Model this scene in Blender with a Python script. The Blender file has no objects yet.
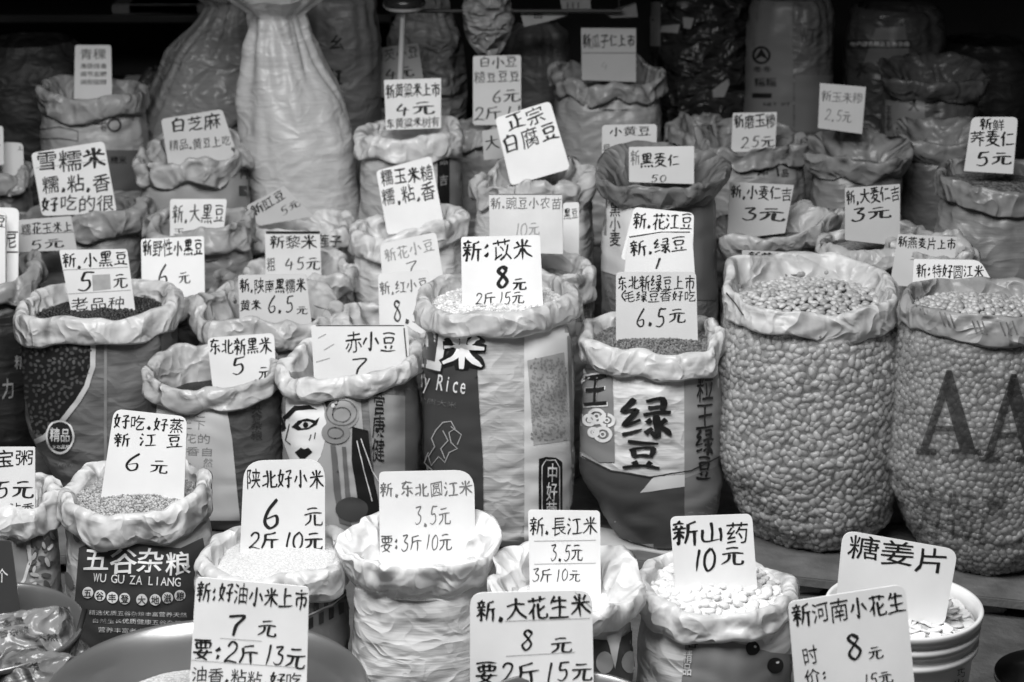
import bpy, bmesh, math, random
import numpy as np
from mathutils import Vector, Matrix, noise
from mathutils.bvhtree import BVHTree

sc = bpy.context.scene
col = sc.collection
PI = math.pi

# ------------------------------------------------------------------ camera, world, lights, exposure
F = 2200.0
PITCH = math.radians(18.5)
CAM = Vector((0, 0, 2.04))
FWD = Vector((0, math.cos(PITCH), -math.sin(PITCH)))
UP = Vector((0, math.sin(PITCH), math.cos(PITCH)))
cd = bpy.data.cameras.new('camera')
cam = bpy.data.objects.new('camera', cd)
col.objects.link(cam)
cam.location = CAM
cam.rotation_euler = (PI / 2 - PITCH, 0, 0)
cd.sensor_width = 36
cd.lens = 36 * F / 1024
cd.clip_start = .05
cd.dof.use_dof = True
cd.dof.focus_distance = 4.25
cd.dof.aperture_fstop = 5.0
sc.camera = cam

w = bpy.data.worlds.new('daylight')
sc.world = w
w.use_nodes = True
bg = w.node_tree.nodes['Background']
bg.inputs[0].default_value = (1, 1, 1, 1)
bg.inputs[1].default_value = .045


def area(name, loc, target, sx, sy, power):
    l = bpy.data.lights.new(name, 'AREA')
    l.shape = 'RECTANGLE'
    l.size = sx
    l.size_y = sy
    l.energy = power
    o = bpy.data.objects.new(name, l)
    col.objects.link(o)
    o.location = loc
    d = Vector(target) - Vector(loc)
    o.rotation_euler = d.to_track_quat('-Z', 'Y').to_euler()
    return o


area('street_daylight', (-.6, 2.75, 3.1), (-.15, 4.1, .3), 2.8, 1.4, 180)
sc.view_settings.view_transform = 'Standard'
sc.view_settings.look = 'None'
sc.view_settings.gamma = 1
sc.view_settings.use_curve_mapping = False
sc.view_settings.exposure = 0.0


# ------------------------------------------------------------------ helpers
def raydir(x, y):
    return Vector(((x - 512) / F, 0, 0)) + UP * ((341 - y) / F) + FWD


def ym(Y):
    # row number used in the layout below -> metres from the camera
    return 4.6 + (Y - 2.66) * (1.4 if Y < 2.66 else .95)


def at(x, y, Y):
    Y = ym(Y)
    d = raydir(x, y)
    return CAM + d * (Y / d.y)


def depth(p):
    return (p - CAM).dot(FWD)


def fbm(x, y, z, o=3):
    s, a = 0, 1
    for _ in range(o):
        s += a * noise.noise(Vector((x, y, z)))
        x, y, z, a = x * 2.03 + 7.1, y * 2.03 + 3.3, z * 2.03, a * .5
    return s


def tag(o, label=None, cat=None, group=None, kind=None):
    if label:
        o['label'] = label
    if cat:
        o['category'] = cat
    if group:
        o['group'] = group
    if kind:
        o['kind'] = kind
    return o


def empty(name, loc):
    o = bpy.data.objects.new(name, None)
    o.empty_display_size = .05
    col.objects.link(o)
    o.location = loc
    return o


def mesh(name, vs, fs, mat, parent=None, smooth=True, loc=None):
    me = bpy.data.meshes.new(name)
    if isinstance(vs, np.ndarray):
        vs = vs.tolist()
        fs = fs.tolist() if isinstance(fs, np.ndarray) else fs
    me.from_pydata([tuple(v) for v in vs], [], [tuple(f) for f in fs])
    for m in (mat if isinstance(mat, list) else [mat]):
        me.materials.append(m)
    if smooth:
        me.polygons.foreach_set('use_smooth', [True] * len(me.polygons))
    o = bpy.data.objects.new(name, me)
    col.objects.link(o)
    if parent:
        o.parent = parent
    if loc is not None:
        o.location = loc
    return o


def box(name, lo, hi, mat, parent=None, bevel=.004):
    bm = bmesh.new()
    bmesh.ops.create_cube(bm, size=1)
    for v in bm.verts:
        v.co = Vector([(lo[i] + hi[i]) / 2 + v.co[i] * (hi[i] - lo[i]) for i in range(3)])
    if bevel:
        bmesh.ops.bevel(bm, geom=bm.edges[:], offset=bevel, segments=2, affect='EDGES')
    me = bpy.data.meshes.new(name)
    bm.to_mesh(me)
    bm.free()
    me.materials.append(mat)
    o = bpy.data.objects.new(name, me)
    col.objects.link(o)
    if parent:
        o.parent = parent
    return o


# ------------------------------------------------------------------ materials
MATS = {}


def nodes(name):
    m = bpy.data.materials.new(name)
    m.use_nodes = True
    nt = m.node_tree
    b = nt.nodes['Principled BSDF']
    return m, nt, b


def g3(v):
    return (v, v, v, 1)


def plain(name, g, rough=.5, metal=0, nz=0, scale=20, bump=0, bscale=40, spec=.5):
    k = ('plain', name)
    if k in MATS:
        return MATS[k]
    m, nt, b = nodes(name)
    b.inputs['Base Color'].default_value = g3(g)
    b.inputs['Roughness'].default_value = rough
    b.inputs['Metallic'].default_value = metal
    b.inputs['Specular IOR Level'].default_value = spec
    tc = nt.nodes.new('ShaderNodeTexCoord')
    if nz:
        n = nt.nodes.new('ShaderNodeTexNoise')
        n.inputs['Scale'].default_value = scale
        n.inputs['Detail'].default_value = 6
        nt.links.new(tc.outputs['Object'], n.inputs['Vector'])
        r = nt.nodes.new('ShaderNodeMapRange')
        r.inputs[1].default_value = .3
        r.inputs[2].default_value = .7
        r.inputs[3].default_value = max(0, g * (1 - nz))
        r.inputs[4].default_value = min(1, g * (1 + nz))
        nt.links.new(n.outputs[0], r.inputs[0])
        nt.links.new(r.outputs[0], b.inputs['Base Color'])
    if bump:
        n = nt.nodes.new('ShaderNodeTexNoise')
        n.inputs['Scale'].default_value = bscale
        n.inputs['Detail'].default_value = 5
        nt.links.new(tc.outputs['Object'], n.inputs['Vector'])
        bp = nt.nodes.new('ShaderNodeBump')
        bp.inputs['Strength'].default_value = bump
        bp.inputs['Distance'].default_value = .01
        nt.links.new(n.outputs[0], bp.inputs['Height'])
        nt.links.new(bp.outputs[0], b.inputs['Normal'])
    MATS[k] = m
    return m


def creases(nt, tc, sc3, s1, s2):
    """sharp fold lines with smooth plastic between them"""
    mp = nt.nodes.new('ShaderNodeMapping')
    mp.inputs['Scale'].default_value = sc3
    nt.links.new(tc.outputs['Object'], mp.inputs[0])
    prev = None
    for sc_, wgt in ((s1, 1.0), (s2, .45)):
        n = nt.nodes.new('ShaderNodeTexNoise')
        n.inputs['Scale'].default_value = sc_
        n.inputs['Detail'].default_value = 1.5
        n.inputs['Roughness'].default_value = .4
        n.inputs['Distortion'].default_value = .6
        nt.links.new(mp.outputs[0], n.inputs['Vector'])
        a = nt.nodes.new('ShaderNodeMath')
        a.operation = 'SUBTRACT'
        a.inputs[1].default_value = .5
        nt.links.new(n.outputs[0], a.inputs[0])
        c = nt.nodes.new('ShaderNodeMath')
        c.operation = 'ABSOLUTE'
        nt.links.new(a.outputs[0], c.inputs[0])
        e = nt.nodes.new('ShaderNodeMath')
        e.operation = 'MULTIPLY_ADD'
        e.inputs[1].default_value = -5 * wgt
        nt.links.new(c.outputs[0], e.inputs[0])
        if prev:
            nt.links.new(prev, e.inputs[2])
        prev = e.outputs[0]
    return prev


def bagmat(g, rough=.42, trans=.0, crinkle=.22, weave=.12):
    """woven plastic sacking: fine weave, crinkles and horizontal stress lines"""
    k = ('bag', g, rough, trans, crinkle, weave)
    if k in MATS:
        return MATS[k]
    m, nt, b = nodes('woven_plastic_%d' % int(g * 1000))
    b.inputs['Roughness'].default_value = rough
    b.inputs['Specular IOR Level'].default_value = .55
    tc = nt.nodes.new('ShaderNodeTexCoord')
    # crinkles
    mp = nt.nodes.new('ShaderNodeMapping')
    mp.inputs['Scale'].default_value = (1, 1, 3.2)
    nt.links.new(tc.outputs['Object'], mp.inputs[0])
    cre = creases(nt, tc, (1, 1, 1.7), 6, 15)
    mp2 = nt.nodes.new('ShaderNodeMapping')
    mp2.inputs['Scale'].default_value = (.4, .4, 16)
    nt.links.new(tc.outputs['Object'], mp2.inputs[0])
    n2 = nt.nodes.new('ShaderNodeTexNoise')
    n2.inputs['Scale'].default_value = 14
    n2.inputs['Detail'].default_value = 3
    nt.links.new(mp2.outputs[0], n2.inputs['Vector'])
    ad = nt.nodes.new('ShaderNodeMath')
    ad.operation = 'MULTIPLY_ADD'
    ad.inputs[1].default_value = weave * 1.1
    nt.links.new(n2.outputs[0], ad.inputs[0])
    nt.links.new(cre, ad.inputs[2])
    bp = nt.nodes.new('ShaderNodeBump')
    bp.inputs['Strength'].default_value = crinkle * 1.4
    bp.inputs['Distance'].default_value = .02
    nt.links.new(ad.outputs[0], bp.inputs['Height'])
    nt.links.new(bp.outputs[0], b.inputs['Normal'])
    r = nt.nodes.new('ShaderNodeMapRange')
    r.inputs[1].default_value = .35
    r.inputs[2].default_value = .65
    r.inputs[3].default_value = g * .93
    r.inputs[4].default_value = min(1, g * 1.05)
    nt.links.new(n2.outputs[0], r.inputs[0])
    nt.links.new(r.outputs[0], b.inputs['Base Color'])
    if trans:
        t = nt.nodes.new('ShaderNodeBsdfTranslucent')
        t.inputs[0].default_value = g3(min(1, g * 1.1))
        nt.links.new(bp.outputs[0], t.inputs['Normal'])
        mx = nt.nodes.new('ShaderNodeMixShader')
        mx.inputs[0].default_value = trans
        nt.links.new(b.outputs[0], mx.inputs[1])
        nt.links.new(t.outputs[0], mx.inputs[2])
        nt.links.new(mx.outputs[0], nt.nodes['Material Output'].inputs[0])
    MATS[k] = m
    return m


def rimmat(g, trans=.2, rough=.34):
    """the turned-out mouth of a bag: smooth plastic with a few soft creases"""
    k = ('rim', g, trans, rough)
    if k in MATS:
        return MATS[k]
    m, nt, b = nodes('turned_plastic_%d' % int(g * 1000))
    b.inputs['Base Color'].default_value = g3(g)
    b.inputs['Roughness'].default_value = rough
    tc = nt.nodes.new('ShaderNodeTexCoord')
    n = nt.nodes.new('ShaderNodeTexNoise')
    n.inputs['Scale'].default_value = 13
    n.inputs['Detail'].default_value = 3
    n.inputs['Roughness'].default_value = .5
    n.inputs['Distortion'].default_value = 1.6
    nt.links.new(tc.outputs['Object'], n.inputs['Vector'])
    bp = nt.nodes.new('ShaderNodeBump')
    bp.inputs['Strength'].default_value = .75
    bp.inputs['Distance'].default_value = .02
    nt.links.new(creases(nt, tc, (1, 1, 1), 7, 17), bp.inputs['Height'])
    nt.links.new(bp.outputs[0], b.inputs['Normal'])
    r = nt.nodes.new('ShaderNodeMapRange')
    r.inputs[1].default_value = .3
    r.inputs[2].default_value = .7
    r.inputs[3].default_value = g * .88
    r.inputs[4].default_value = min(.95, g * 1.1)
    nt.links.new(n.outputs[0], r.inputs[0])
    nt.links.new(r.outputs[0], b.inputs['Base Color'])
    t = nt.nodes.new('ShaderNodeBsdfTranslucent')
    t.inputs[0].default_value = g3(min(1, g * 1.1))
    mx = nt.nodes.new('ShaderNodeMixShader')
    mx.inputs[0].default_value = trans
    nt.links.new(b.outputs[0], mx.inputs[1])
    nt.links.new(t.outputs[0], mx.inputs[2])
    nt.links.new(mx.outputs[0], nt.nodes['Material Output'].inputs[0])
    MATS[k] = m
    return m


def filmmat(clear=.8, g=.8, rough=.22):
    k = ('film', clear, g)
    if k in MATS:
        return MATS[k]
    m, nt, b = nodes('clear_plastic_film')
    b.inputs['Base Color'].default_value = g3(g)
    b.inputs['Roughness'].default_value = rough
    tc = nt.nodes.new('ShaderNodeTexCoord')
    n = nt.nodes.new('ShaderNodeTexNoise')
    n.inputs['Scale'].default_value = 26
    n.inputs['Detail'].default_value = 5
    n.inputs['Distortion'].default_value = 1
    nt.links.new(tc.outputs['Object'], n.inputs['Vector'])
    bp = nt.nodes.new('ShaderNodeBump')
    bp.inputs['Strength'].default_value = .5
    bp.inputs['Distance'].default_value = .01
    nt.links.new(n.outputs[0], bp.inputs['Height'])
    nt.links.new(bp.outputs[0], b.inputs['Normal'])
    t = nt.nodes.new('ShaderNodeBsdfTransparent')
    mx = nt.nodes.new('ShaderNodeMixShader')
    mx.inputs[0].default_value = 1 - clear
    nt.links.new(t.outputs[0], mx.inputs[1])
    nt.links.new(b.outputs[0], mx.inputs[2])
    nt.links.new(mx.outputs[0], nt.nodes['Material Output'].inputs[0])
    MATS[k] = m
    return m


def grainmat(g, scale=160, contrast=.5, rough=.6):
    """a bed of small grains: cell colours and bumps"""
    k = ('grain', g, scale, contrast)
    if k in MATS:
        return MATS[k]
    m, nt, b = nodes('grain_bed_%d' % int(g * 1000))
    b.inputs['Roughness'].default_value = rough
    tc = nt.nodes.new('ShaderNodeTexCoord')
    v = nt.nodes.new('ShaderNodeTexVoronoi')
    v.inputs['Scale'].default_value = scale
    nt.links.new(tc.outputs['Object'], v.inputs['Vector'])
    r = nt.nodes.new('ShaderNodeMapRange')
    r.inputs[3].default_value = g * (1 - contrast)
    r.inputs[4].default_value = min(1, g * (1 + contrast))
    sep = nt.nodes.new('ShaderNodeSeparateColor')
    nt.links.new(v.outputs['Color'], sep.inputs[0])
    nt.links.new(sep.outputs[0], r.inputs[0])
    nt.links.new(r.outputs[0], b.inputs['Base Color'])
    bp = nt.nodes.new('ShaderNodeBump')
    bp.invert = True
    bp.inputs['Strength'].default_value = 1
    bp.inputs['Distance'].default_value = .6 / scale
    nt.links.new(v.outputs['Distance'], bp.inputs['Height'])
    nt.links.new(bp.outputs[0], b.inputs['Normal'])
    MATS[k] = m
    return m


def beanmat(g0, g1, rough=.35):
    k = ('bean', g0, g1)
    if k in MATS:
        return MATS[k]
    m, nt, b = nodes('bean_skin_%d' % int(g1 * 1000))
    b.inputs['Roughness'].default_value = rough
    geo = nt.nodes.new('ShaderNodeNewGeometry')
    r = nt.nodes.new('ShaderNodeMapRange')
    r.inputs[3].default_value = g0
    r.inputs[4].default_value = g1
    nt.links.new(geo.outputs['Random Per Island'], r.inputs[0])
    nt.links.new(r.outputs[0], b.inputs['Base Color'])
    MATS[k] = m
    return m


INK = plain('black_ink', .012, .45)
GREYINK = plain('faded_grey_ink', .16, .6)
PALEINK = plain('pale_grey_ink', .33, .6)
WHITEINK = plain('white_print', .80, .5)
MIDINK = plain('mid_grey_print', .30, .5)
DARKINK = plain('dark_grey_print', .055, .45)


def ink(g):
    return plain('print_%d' % int(g * 1000), g, .42)


# ------------------------------------------------------------------ lettering
GL = {
    '新': "2.6,9.6 3.2,8.8;.8,8.2 4.8,8.6;1.7,7.8 2.1,7.0;3.9,7.9 3.3,6.9;.4,6.4 5.2,6.8;.9,5 4.8,5.3;2.8,6.6 2.8,.8 2.2,1.4;2.6,4.7 .6,2.6;3.2,4.2 4.6,3;8.8,9.4 6.2,8.4;6.2,8.4 6,4.5 5,.8;6.2,5.6 9.8,6;8.2,5.8 8.2,.2",
    '元': "2.5,8.3 7.3,8.8;.8,5.6 9.4,6.2;4,5.8 3.4,3 .8,.8;6,5.9 5.8,1.6 7,.9 9,1.1 9.5,2.6",
    '斤': "7.6,9.4 2.4,8.2;2.4,8.2 2.2,4.5 .8,.8;2.4,5.4 9.6,5.9;6.2,5.7 6.2,.2",
    '小': "5,9.5 5,1 3.8,1.8;2.6,6.6 .8,3.2;7.2,6.8 9.4,3.6",
    '米': "2.4,8.8 3.6,7;7.8,9.2 6.4,7.2;.6,5.8 9.6,6.4;5,9.8 5,.2;4.6,5.6 3,3 .4,1.2;5.4,5.6 7.2,3.2 9.8,1.4",
    '豆': "1.6,9 8.6,9.3;2.6,7.2 3,4.4;2.6,7.2 7.6,7.5 7.2,4.7;3,4.6 7.2,4.9;3.2,3.4 3.9,2;7.2,3.6 6.2,1.8;.6,1 9.6,1.4",
    '大': ".8,6.2 9.4,6.8;5.2,9.8 4.8,5.8 3,2.6 .4,.6;5,6 6.6,3 9.8,.8",
    '江': "1.2,9 2.4,8;.6,6.4 1.9,5.4;.8,1 2.6,4.2;4,8.2 9,8.6;6.4,8.4 6.3,1.6;3.4,1.2 9.8,1.6",
    '好': "2.4,9.4 1.2,4.2 3.8,1.2;3.6,7.4 2.8,3.6 .4,.8;.4,6.6 4.6,7.2;5.6,8.4 8.8,8.8 7.2,6.4;7.3,6.4 7.3,1 6.2,1.8;5,4.8 9.8,5.2",
    '东': "1.6,8 8.4,8.5;4.6,9.6 2.4,5.2 8.6,5.6;5.4,6.8 5.4,.8 4.4,1.6;3.4,3.6 1.4,1.6;6.8,3.8 8.8,1.8",
    '北': "3.6,9.2 3.6,1.2;.8,6.6 3.6,6.9;.4,2 3.6,3.2;9,7.2 6.2,5.4;6,9.4 6,2 7,1.2 9.2,1.4 9.6,2.8",
    '花': ".8,8.4 9.4,8.8;3.2,9.7 3.4,7.4;6.8,9.9 6.4,7.5;3.8,6.8 2.6,4.6 .6,2.8;2.8,4.8 2.8,.2;8.6,5.6 5.4,3.4;5.4,6.8 5.4,1.6 6.4,.8 8.8,.9 9.4,2.2",
    '黑': "2.4,9.2 2.7,5.6;2.4,9.2 7.8,9.5 7.4,5.8;2.7,5.8 7.4,6;3.6,8.4 4,7;6.6,8.6 6,7;5,9.2 5,2.8;2,4.3 8.2,4.6;.6,2.8 9.6,3.2;1.6,1.8 1,.4;3.6,1.7 4,.5;5.8,1.7 6.4,.5;7.8,1.9 9.2,.4",
    '红': "3,9.4 1,6.6 3.2,6.8 1,3.8 4,4.6;.6,1.4 4.2,2.6;5,8.2 9.2,8.6;7.2,8.4 7.1,1.8;4.6,1.4 9.9,1.8",
    '绿': "3,9.4 1,6.6 3.2,6.8 1,3.8 4,4.6;.6,1.4 4.2,2.6;5.4,9 8.6,9.3 8.2,5.8;5.6,7.4 8.4,7.7;4.6,5.6 9.8,6;7.2,5.8 7.2,.8 6.2,1.6;5.4,4.6 6.2,3.6;4.8,1.6 6.6,2.8;9.2,4.8 7.6,3.2;7.4,3.4 9.8,1",
    '仁': "3.4,9.4 .6,5;2.4,6.6 2.4,.4;4.8,7.6 9,8;4.2,1.6 9.8,2",
    '山': "5,9.2 5,1.6;1.4,6.2 1.6,1.4 8.6,1.8;8.6,6.6 8.6,1",
    '麦': "1.6,8.8 8.4,9.2;2.2,7.4 7.8,7.7;.8,6 9.4,6.4;5,9.8 5,6.2;4.4,5.8 1.4,2.8;3.4,4.4 7.4,4.7 4.6,1.8 .8,.4;3.4,3.4 6,1.6 9.6,.4",
    '要': ".8,9.2 9.2,9.5;1.6,7.8 1.9,5.6;1.6,7.8 8.6,8.1 8.2,5.9;1.9,5.7 8.2,6;4,9.2 4,5.8;6.2,9.3 6.2,5.9;4.8,5.2 3,2.8 7.6,.4;7.4,4.6 5.6,2 1.4,.4;.4,3.6 9.6,4",
    '上': "4.6,9.2 4.6,1.2;4.6,5.6 8.4,6;.6,.9 9.6,1.3",
    '市': "4.8,9.8 5.2,8.8;.8,7.8 9.4,8.2;2.2,5.8 2.2,1.8;2.2,5.8 8,6.1 7.8,2.2 6.8,2.8;5,8 5,.2",
    '正': "1,8.6 9,9.2;5.2,9 5.2,1.2;5.4,5.2 8.4,5.6;2.4,5.6 2.4,1.2;.4,.8 9.8,1.4",
    '白': "4.8,9.8 3.6,8.2;2,7.8 2.2,.6;2,7.8 7.8,8.2 7.6,.8;2.4,4.6 7.4,4.9;2.3,1.2 7.6,1.4",
    '生': "3,9.4 1.2,6.4;2.4,7.4 8.6,7.8;1.6,4.4 8.4,4.8;5.2,9.6 5.2,1;.4,.8 9.8,1.2",
    '0': "5.5,9.5 2.5,7 2.2,3 4.2,.6 7,2.5 7.6,6.8 5.5,9.5",
    '1': "6.2,9.6 4.4,.4",
    '2': "2,7.4 4,9.4 7,8.6 6.8,6 3.6,2.6 1.4,.8 4,1.2 8.8,.6",
    '3': "2.2,8.8 6.8,9.2 4.4,6.2 7.2,4.6 6.4,1.6 3.4,.6 1.6,1.8",
    '4': "4.6,9.4 2,4.4 8.6,4.8;6.4,7 5.6,.4",
    '5': "4,9.2 3.2,5.6 6.4,5.6 7,2.6 4.6,.6 1.8,1.2;4,9 8.4,9.4",
    '6': "6.8,9.6 3.4,6 2.2,2.6 4.2,.6 6.8,1.8 6.4,4.2 3,3.6",
    '7': "1.8,8.6 8,9 5,4.6 4.2,.4",
    '8': "7,8.2 4.6,9.4 3,7.8 5.2,5.6 7,3 4.8,.6 2.6,2.4 4.4,5 7,8.2",
    '.': "4,1.4 5.6,.6",
    ':': "4.4,6.4 5.4,5.6;4.4,3 5.4,2.2",
    ',': "4.4,2.4 5.6,.8",
    '(': "7,9.6 4,5 7,.4",
}
ADV = {'.': .4, ':': .5, ',': .5, ' ': .45, '1': .55, '(': .5}


def adv(c):
    return ADV.get(c, .7 if c in '0123456789' else (.62 if ord(c) < 128 else 1.0))


def stroke_glyph(c, wd, rnd):
    """brush strokes in a unit box -> verts, faces"""
    vs, fs = [], []
    for st in GL[c].split(';'):
        p = [Vector((float(a), float(b))) / 10 for a, b in (q.split(',') for q in st.split())]
        p = [q + Vector((rnd.uniform(-.022, .022), rnd.uniform(-.022, .022))) for q in p]
        if len(p) == 2:
            d = p[1] - p[0]
            mid = (p[0] + p[1]) / 2 + Vector((-d.y, d.x)) * rnd.uniform(-.05, .09)
            p = [p[0], mid, p[1]]
        pts = []
        n = len(p)
        closed = n > 4 and (p[0] - p[-1]).length < .06
        k = 5 if n <= 3 else 6
        for i in range(n - 1):
            a = p[i - 1] if i else p[0] * 2 - p[1]
            b, cc = p[i], p[i + 1]
            e = p[i + 2] if i + 2 < n else cc * 2 - b
            sharp = .5
            for s in range(k):
                t = s / k
                m0, m1 = (cc - a) * sharp, (e - b) * sharp
                pts.append(b * (2 * t**3 - 3 * t * t + 1) + m0 * (t**3 - 2 * t * t + t) + cc * (3 * t * t - 2 * t**3) + m1 * (t**3 - t * t))
        pts.append(p[-1])
        N = len(pts)
        b0 = len(vs)
        tail = rnd.uniform(.15, .7)
        for i, q in enumerate(pts):
            d = (pts[min(i + 1, N - 1)] - pts[max(i - 1, 0)])
            d = d.normalized() if d.length > 1e-6 else Vector((1, 0))
            t = i / (N - 1)
            # pen held at a slant: down strokes heavier than cross strokes
            wgt = wd * (.62 + .58 * abs(d.y - .25 * d.x)) * (1.15 - .3 * math.sin(PI * t))
            wgt *= 1 - (1 - tail) * max(0, (t - .7) / .3)
            if i == 0:
                wgt *= .75
            nrm = Vector((-d.y, d.x)) * wgt / 2
            vs += [q + nrm, q - nrm]
            if i:
                j = b0 + 2 * i
                fs.append((j - 2, j - 1, j + 1, j))
    return vs, fs


_fc = bpy.data.curves.new('glyph_source', 'FONT')
_fo = bpy.data.objects.new('glyph_source', _fc)
col.objects.link(_fo)
FONT = {}


def font_glyph(c, off):
    k = (c, off)
    if k not in FONT:
        _fc.body = c
        _fc.offset = off
        _fc.resolution_u = 2
        dg = bpy.context.evaluated_depsgraph_get()
        dg.update()
        m = bpy.data.meshes.new_from_object(_fo.evaluated_get(dg))
        vs = [Vector((v.co.x, v.co.y)) for v in m.vertices]
        fs = [tuple(p.vertices) for p in m.polygons]
        bpy.data.meshes.remove(m)
        a = adv(c)
        if ord(c) < 128 and vs:
            x0, x1 = min(v.x for v in vs), max(v.x for v in vs)
            s = min(1, a * .92 / max(.01, x1 - x0))
            vs = [Vector(((v.x - x0) * s + (a - (x1 - x0) * s) / 2, (v.y + .02) / .78)) for v in vs]
        else:
            vs = [Vector((v.x, (v.y + .09) / .95)) for v in vs]
        FONT[k] = (vs, fs)
    return FONT[k]


def text2d(s, cx, cy, wpx, hpx, rot=0, style='b', wt=1.0, seed=0):
    """one line in photo-pixel space (y down); style b = brush, p = printed, v = printed vertical, B = brush stacked"""
    rnd = random.Random(hash_s(s) + seed)
    out_v, out_f = [], []
    vert = style in 'vV'
    brush = style in 'bV'
    tot = len(s) if vert else sum(adv(c) for c in s)
    x = 0
    for c in s:
        a = 1.0 if vert else adv(c)
        if c != ' ':
            if brush and c in GL:
                vs, fs = stroke_glyph(c, (.112 * wt) * (2.1 if c in '.:,' else 1), rnd)
                if c in '.:,':
                    vs = [Vector((v.x - (1 - a) / 2, v.y)) for v in vs]
                elif c in '0123456789':
                    vs = [Vector((v.x * .78 + .05 * v.y, v.y)) for v in vs]
            else:
                vs, fs = font_glyph(c, max(-.01, min(.012, round((wt - 1) * .025, 3))))
                vs = [v.copy() for v in vs]
                if brush:
                    o1 = rnd.uniform(0, 50)
                    for v in vs:
                        p = Vector((v.x * 2.6 + o1, v.y * 2.6, o1))
                        v += Vector((noise.noise(p), noise.noise(p + Vector((9, 9, 9))))) * .045
                        v.y += (v.x - .5) * .09
            if brush:
                r = rnd.uniform(-.05, .05)
                k = rnd.uniform(.92, 1.06)
                dy = rnd.uniform(-.05, .05)
                vs = [Vector((.5 + (v.x - .5) * k - (v.y - .5) * r, .5 + (v.y - .5) * k + (v.x - .5) * r + dy)) for v in vs]
            b0 = len(out_v)
            for v in vs:
                if vert:
                    out_v.append(Vector(((v.x - .5) * wpx, ((x + 1 - v.y) / tot - .5) * hpx)))
                else:
                    out_v.append(Vector((((x + v.x) / tot - .5) * wpx, (.5 - v.y) * hpx)))
            out_f += [tuple(b0 + i for i in f) for f in fs]
        x += a
    cr, sr = math.cos(rot), math.sin(rot)
    out_v = [Vector((cx + v.x * cr - v.y * sr, cy + v.x * sr + v.y * cr)) for v in out_v]
    return out_v, out_f


def hash_s(s):
    h = 7
    for c in s:
        h = (h * 31 + ord(c)) % 99991
    return h


def merge(parts):
    V, Fc = [], []
    for v, f in parts:
        b = len(V)
        V += v
        Fc += [tuple(b + i for i in q) for q in f]
    return V, Fc


# ------------------------------------------------------------------ price signs
SIGN_N = [0]


def round_poly(c, r):
    """4 corners TL TR BR BL (px) -> outline with rounded corners, r = radius or list"""
    rs = r if isinstance(r, (list, tuple)) else [r] * 4
    out = []
    for i in range(4):
        p, a, b = Vector(c[i]), Vector(c[i - 1]), Vector(c[(i + 1) % 4])
        d0, d1 = (a - p).normalized(), (b - p).normalized()
        rr = rs[i]
        if rr <= 0:
            out.append(p)
            continue
        for k in range(7):
            t = k / 6
            out.append((p + d0 * rr) * (1 - t)**2 + p * 2 * t * (1 - t) + (p + d1 * rr) * t * t)
    return out


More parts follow.
